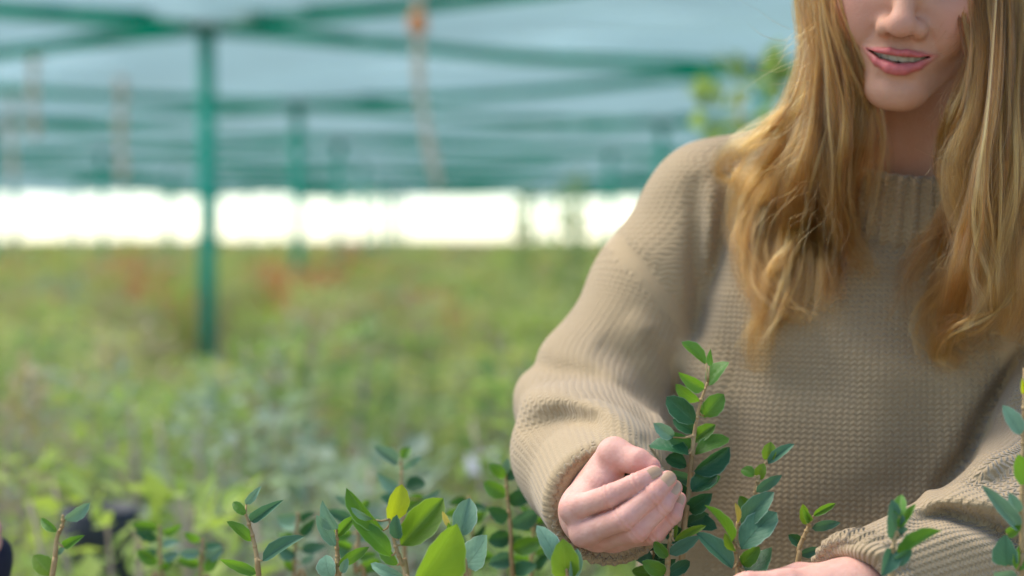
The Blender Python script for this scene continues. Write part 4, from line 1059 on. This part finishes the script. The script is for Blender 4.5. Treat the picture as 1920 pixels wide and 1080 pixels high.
def shoot(plant, org, stem, leaves, d, pot, rad=.00135):
    """stem: picture points top to bottom; leaves: (bx, by, tx, ty, width px, kind)"""
    S = [W(x, y, d) for x, y in stem]; low = S[-1]
    base = np.array([pot[0] + rl.uniform(-.03, .03), pot[1] + rl.uniform(-.03, .03), .31])
    dirn = (S[-1] - S[0]) / np.linalg.norm(S[-1] - S[0])
    mid1 = low + dirn * .10 + (base - low) * .12; mid2 = low * .35 + base * .65
    path = cr(S + [mid1, mid2, base], 40); b = MB(); t = np.linspace(0, 1, 40)
    b.tube(path, list(rad * (.75 + 1.9 * t)), 7)
    for i in (3, 6, 9, 12): b.tube([path[i] + np.array([0, 0, .0012]), path[i] - np.array([0, 0, .0012])], rad * 1.35, 7)   # leaf nodes
    petioles = []
    for bx, by, tx, ty, wpx, kn, *off in leaves:
        dd = d + (off[0] if off else rl.uniform(-.006, .006))
        B = W(bx, by, dd); T = W(tx, ty, dd + rl.uniform(-.016, .010)); petioles.append((B, T, wpx, kn))
        k = np.argmin(np.linalg.norm(path - B + np.array([0, 0, -.004]), axis=1))
        if np.linalg.norm(path[k] - B) < .05: b.tube([path[k], (path[k] + B) / 2 + np.array([0, 0, -.001]), B], [rad * .8, rad * .6, rad * .5], 6)
    so_ = obj('stem', b.mesh('stem', M_stem), plant)
    for B, T, wpx, kn in petioles:
        put_leaf(B, T, wpx / FPX * d, kn, org, so_)
    for i in range(13):                         # foliage lower down the stem
        p = path[int(rl.integers(17, 36))]
        if p[2] > low[2] - .02: continue
        a = rl.uniform(0, 6.28); T = p + np.array([math.cos(a) * .03, math.sin(a) * .03, rl.uniform(.0, .03)])
        put_leaf(p, T, .02, rl.choice(['blue', 'green', 'dark', 'pale']), org, so_)
    so_.location = -org if False else (0, 0, 0)
    for v in (): pass
    so_.data.transform(Matrix.Translation(tuple(-org)))
    return so_
def plant(pot, label, shoots):
    org = np.array([pot[0], pot[1], 0.0]); e = empty('potted_plant', tuple(org), label=label, cat='plant')
    obj('pot', POT, e); obj('soil', SOIL, e)
    for d, stem, leaves in shoots: shoot(e, org, stem, leaves, d, pot)
S1 = (1.285, [(1686, 982), (1677, 1014), (1674, 1047), (1671, 1085)], [
    (1677, 1016, 1678, 941, 33, 'blue'), (1686, 968, 1689, 926, 27, 'green'), (1684, 990, 1717, 944, 18, 'green'), (1686, 1006, 1700, 985, 14, 'dark'),
    (1681, 1052, 1758, 990, 25, 'green'), (1675, 1030, 1654, 1080, 34, 'blue'), (1675, 1060, 1709, 1033, 23, 'blue'), (1688, 1045, 1735, 1000, 16, 'blue')])
S2 = (1.385, [(1383, 978), (1379, 1018), (1383, 1060), (1384, 1090)], [
    (1383, 982, 1381, 944, 10, 'bud'), (1390, 985, 1448, 923, 42, 'blue'), (1388, 1028, 1452, 956, 54, 'blue'), (1374, 1016, 1329, 947, 19, 'green'),
    (1374, 1066, 1306, 996, 34, 'blue'), (1402, 1078, 1451, 1030, 38, 'dark'), (1378, 1036, 1358, 1006, 14, 'lime'), (1390, 1060, 1420, 1030, 30, 'green')])
S3 = (1.475, [(1438, 862), (1422, 900), (1414, 940), (1408, 990), (1404, 1085)], [
    (1440, 866, 1445, 829, 27, 'lime'), (1438, 869, 1488, 831, 19, 'blue'), (1414, 893, 1390, 878, 22, 'green'), (1422, 900, 1430, 870, 22, 'lime'),
    (1418, 922, 1466, 889, 21, 'blue'), (1408, 962, 1386, 930, 28, 'green'), (1408, 962, 1440, 945, 20, 'green')])
S4 = (1.43, [(1522, 972), (1511, 998), (1498, 1030), (1488, 1090)], [
    (1511, 983, 1503, 944, 19, 'lime'), (1520, 978, 1506, 952, 14, 'green'), (1525, 967, 1566, 944, 15, 'green'), (1522, 990, 1574, 979, 20, 'blue'), (1504, 1018, 1478, 1003, 22, 'dark'), (1500, 1040, 1540, 1030, 20, 'blue')])
S5 = (1.305, [(1921, 690), (1919, 823), (1917, 909), (1917, 1023), (1919, 1090)], [
    (1914, 816, 1881, 759, 31, 'pale'), (1926, 908, 1908, 848, 36, 'green'), (1913, 995, 1843, 910, 29, 'pale'), (1909, 963, 1893, 924, 25, 'pale'), (1886, 1003, 1910, 989, 20, 'green'),
    (1888, 1062, 1885, 1003, 48, 'blue'), (1907, 1070, 1926, 1018, 34, 'green'), (1903, 1088, 1860, 1068, 30, 'pale'), (1920, 738, 1917, 712, 10, 'yellow'), (1925, 790, 1940, 740, 24, 'green')])
S6 = (1.355, [(1060, 1050), (1064, 1072), (1066, 1095)], [(1062, 1092, 1056, 1014, 54, 'lime'), (1046, 1056, 1012, 982, 36, 'pale'), (1072, 1090, 1084, 1030, 24, 'pale')])
S7 = (1.395, [(1262, 992), (1256, 1016), (1251, 1058), (1250, 1090)], [
    (1264, 1014, 1324, 984, 16, 'lime'), (1256, 1039, 1315, 1004, 25, 'blue'), (1258, 1010, 1268, 978, 14, 'lime'), (1249, 1076, 1208, 1056, 30, 'green'), (1252, 1046, 1226, 1016, 22, 'green'), (1252, 1078, 1296, 1052, 26, 'dark')])
S8 = (1.475, [(1327, 716), (1311, 764), (1302, 813), (1296, 867), (1291, 929), (1282, 995), (1276, 1085)], [
    (1324, 682, 1281, 638, 23, 'green'), (1330, 686, 1336, 654, 19, 'green'), (1327, 722, 1363, 676, 28, 'green'), (1320, 730, 1272, 699, 25, 'green'), (1311, 754, 1266, 726, 23, 'green'),
    (1320, 780, 1357, 740, 38, 'green'), (1303, 793, 1250, 744, 42, 'dark'), (1303, 850, 1366, 814, 30, 'green'), (1292, 851, 1218, 828, 40, 'dark'), (1302, 886, 1373, 841, 38, 'dark'),
    (1262, 820, 1227, 795, 26, 'pale'), (1296, 921, 1344, 888, 38, 'dark'), (1288, 873, 1249, 858, 30, 'dark'), (1291, 957, 1333, 928, 34, 'dark'), (1287, 930, 1256, 900, 30, 'dark'), (1284, 985, 1330, 965, 30, 'dark'), (1280, 1010, 1240, 980, 34, 'dark'), (1298, 838, 1250, 812, 30, 'dark', .012), (1300, 828, 1340, 796, 28, 'green', .012), (1294, 900, 1240, 886, 32, 'blue', .012), (1293, 905, 1352, 900, 30, 'dark', .012),
    (1308, 770, 1336, 770, 26, 'green', .012), (1290, 945, 1246, 930, 32, 'dark', .012), (1288, 975, 1342, 985, 30, 'dark', .012), (1305, 810, 1262, 786, 28, 'dark', .012)])
S9 = (1.46, [(460, 962), (474, 1007), (482, 1050), (486, 1090)], [
    (462, 945, 494, 910, 15, 'pale'), (460, 966, 436, 940, 19, 'green'), (470, 978, 529, 938, 21, 'blue'), (472, 1014, 430, 976, 21, 'green'), (491, 1051, 565, 1003, 25, 'blue'), (480, 1075, 412, 1047, 21, 'green')])
S10 = (1.41, [(631, 992), (632, 1031), (634, 1060), (635, 1092)], [
    (631, 993, 603, 940, 25, 'pale'), (628, 1023, 590, 966, 27, 'pale'), (631, 1005, 668, 967, 21, 'green'), (635, 1060, 691, 1024, 23, 'green'), (620, 1085, 606, 1043, 36, 'pale'), (640, 1075, 650, 1050, 16, 'pale')])
S11 = (1.385, [(730, 974), (743, 1028), (755, 1060), (764, 1092)], [
    (732, 979, 756, 910, 40, 'yellow'), (718, 995, 646, 920, 32, 'green'), (734, 1042, 664, 970, 35, 'green'), (752, 1022, 832, 934, 62, 'lime'), (778, 1102, 862, 986, 86, 'lime', -.025),
    (758, 1084, 692, 1058, 22, 'pale'), (746, 1012, 742, 968, 24, 'blue'), (700, 975, 660, 958, 12, 'pale'), (745, 1060, 708, 1018, 26, 'green')])
S12 = (1.385, [(853, 1015), (860, 1044), (868, 1064), (876, 1092)], [
    (843, 990, 829, 958, 11, 'bud'), (862, 1006, 881, 934, 46, 'pale'), (874, 1062, 918, 1005, 50, 'pale'), (828, 1052, 862, 1084, 22, 'dark'), (850, 1010, 840, 985, 12, 'green')])
S13 = (1.78, [(753, 868), (753, 911), (756, 960), (760, 1085)], [
    (746, 869, 702, 836, 26, 'pale'), (760, 914, 798, 904, 30, 'dark'), (748, 916, 706, 888, 24, 'pale'), (790, 936, 827, 919, 11, 'pale'), (752, 860, 770, 838, 20, 'green'), (756, 880, 792, 852, 14, 'pale'), (757, 960, 800, 930, 28, 'green'), (755, 950, 715, 930, 26, 'blue')])
S14 = (1.68, [(948, 890), (952, 940), (958, 1000), (962, 1085)], [
    (948, 896, 920, 870, 22, 'green'), (950, 900, 972, 880, 20, 'dark'), (951, 930, 905, 905, 30, 'green'), (953, 940, 1002, 925, 32, 'dark'), (954, 965, 914, 960, 32, 'dark'), (956, 985, 1012, 962, 34, 'blue'), (957, 1005, 916, 1015, 34, 'dark'),
    (960, 1030, 1016, 1015, 34, 'green'), (960, 1045, 918, 1058, 32, 'blue'), (962, 1070, 1010, 1062, 30, 'dark'), (947, 888, 952, 858, 16, 'pale')])
S15 = (1.53, [(118, 965), (117, 985), (107, 1008), (103, 1044), (96, 1090)], [
    (122, 976, 167, 947, 23, 'pale'), (107, 997, 74, 972, 17, 'green'), (119, 1026, 157, 1004, 18, 'green'), (97, 1080, 62, 1040, 38, 'lime'), (104, 1040, 122, 1024, 10, 'pale')])
plant((-.10, 1.24), 'nearest potted plant in sharp focus with large lime leaves and a yellow tip', [S10, S11, S12])
plant((-.27, 1.58), 'slim potted shoot with paired leaves, left of the sharp lime plant', [S9])
plant((-.47, 1.50), 'lone leafy potted shoot near the lower left corner', [S15])
plant((.07, 1.12), 'low potted plant whose leaves stand in front of the cuff and hand', [S6, S7, S2])
plant((.42, 1.10), 'potted plant with blue green leaves at the right edge before the sleeve', [S1, S5])
S16 = (1.49, [(1228, 1025), (1226, 1050), (1224, 1090)], [(1228, 1030, 1206, 1008, 24, 'dark'), (1227, 1040, 1262, 1024, 26, 'dark'), (1226, 1052, 1188, 1040, 28, 'blue'), (1225, 1066, 1266, 1052, 28, 'dark'), (1225, 1076, 1184, 1070, 28, 'green'), (1224, 1088, 1262, 1078, 28, 'blue'), (1226, 1058, 1240, 1030, 20, 'dark')])
plant((.10, 1.47), 'leafy dark green potted plant between the hand and the sweater', [S8, S3, S4, S16])
plant((-.10, 1.93), 'soft focus potted plant behind the sharp lime plant', [S13])
def bushy(px, top, d, seed, n=16):
    r_ = np.random.default_rng(seed); st = [(px, top), (px + r_.uniform(-8, 8), top + 60), (px + r_.uniform(-14, 14), top + 130), (px + r_.uniform(-20, 20), 1090)]; lv = []
    for i in range(n):
        y = top + (1075 - top) * (i + .5) / n; s = 1 if i % 2 else -1; l = r_.uniform(34, 58) * 1.5 / d; a = r_.uniform(-.2, .9)
        lv.append((px + s * 5, y, px + s * 5 + s * l * math.cos(a), y - l * math.sin(a), l * r_.uniform(.42, .6), r_.choice(['blue', 'green', 'dark', 'pale', 'green'])))
    return (d, st, lv)
plant((-.33, 2.0), 'soft focus leafy plant low between the two slim left shoots', [bushy(300, 985, 1.85, 1, 8), bushy(380, 1010, 1.8, 2, 6)])
plant((-.20, 1.98), 'soft focus leafy plant low behind the pale left leaves of the lime plant', [bushy(560, 960, 1.8, 3, 9), bushy(665, 940, 1.75, 4, 10)])
plant((-.02, 1.95), 'soft focus leafy plant filling the gap right of the lime plant', [bushy(880, 930, 1.8, 5, 10), bushy(1000, 930, 1.75, 6, 10)])
plant((.10, 1.82), 'dark soft focus potted plant beside the cuff of the person', [S14])
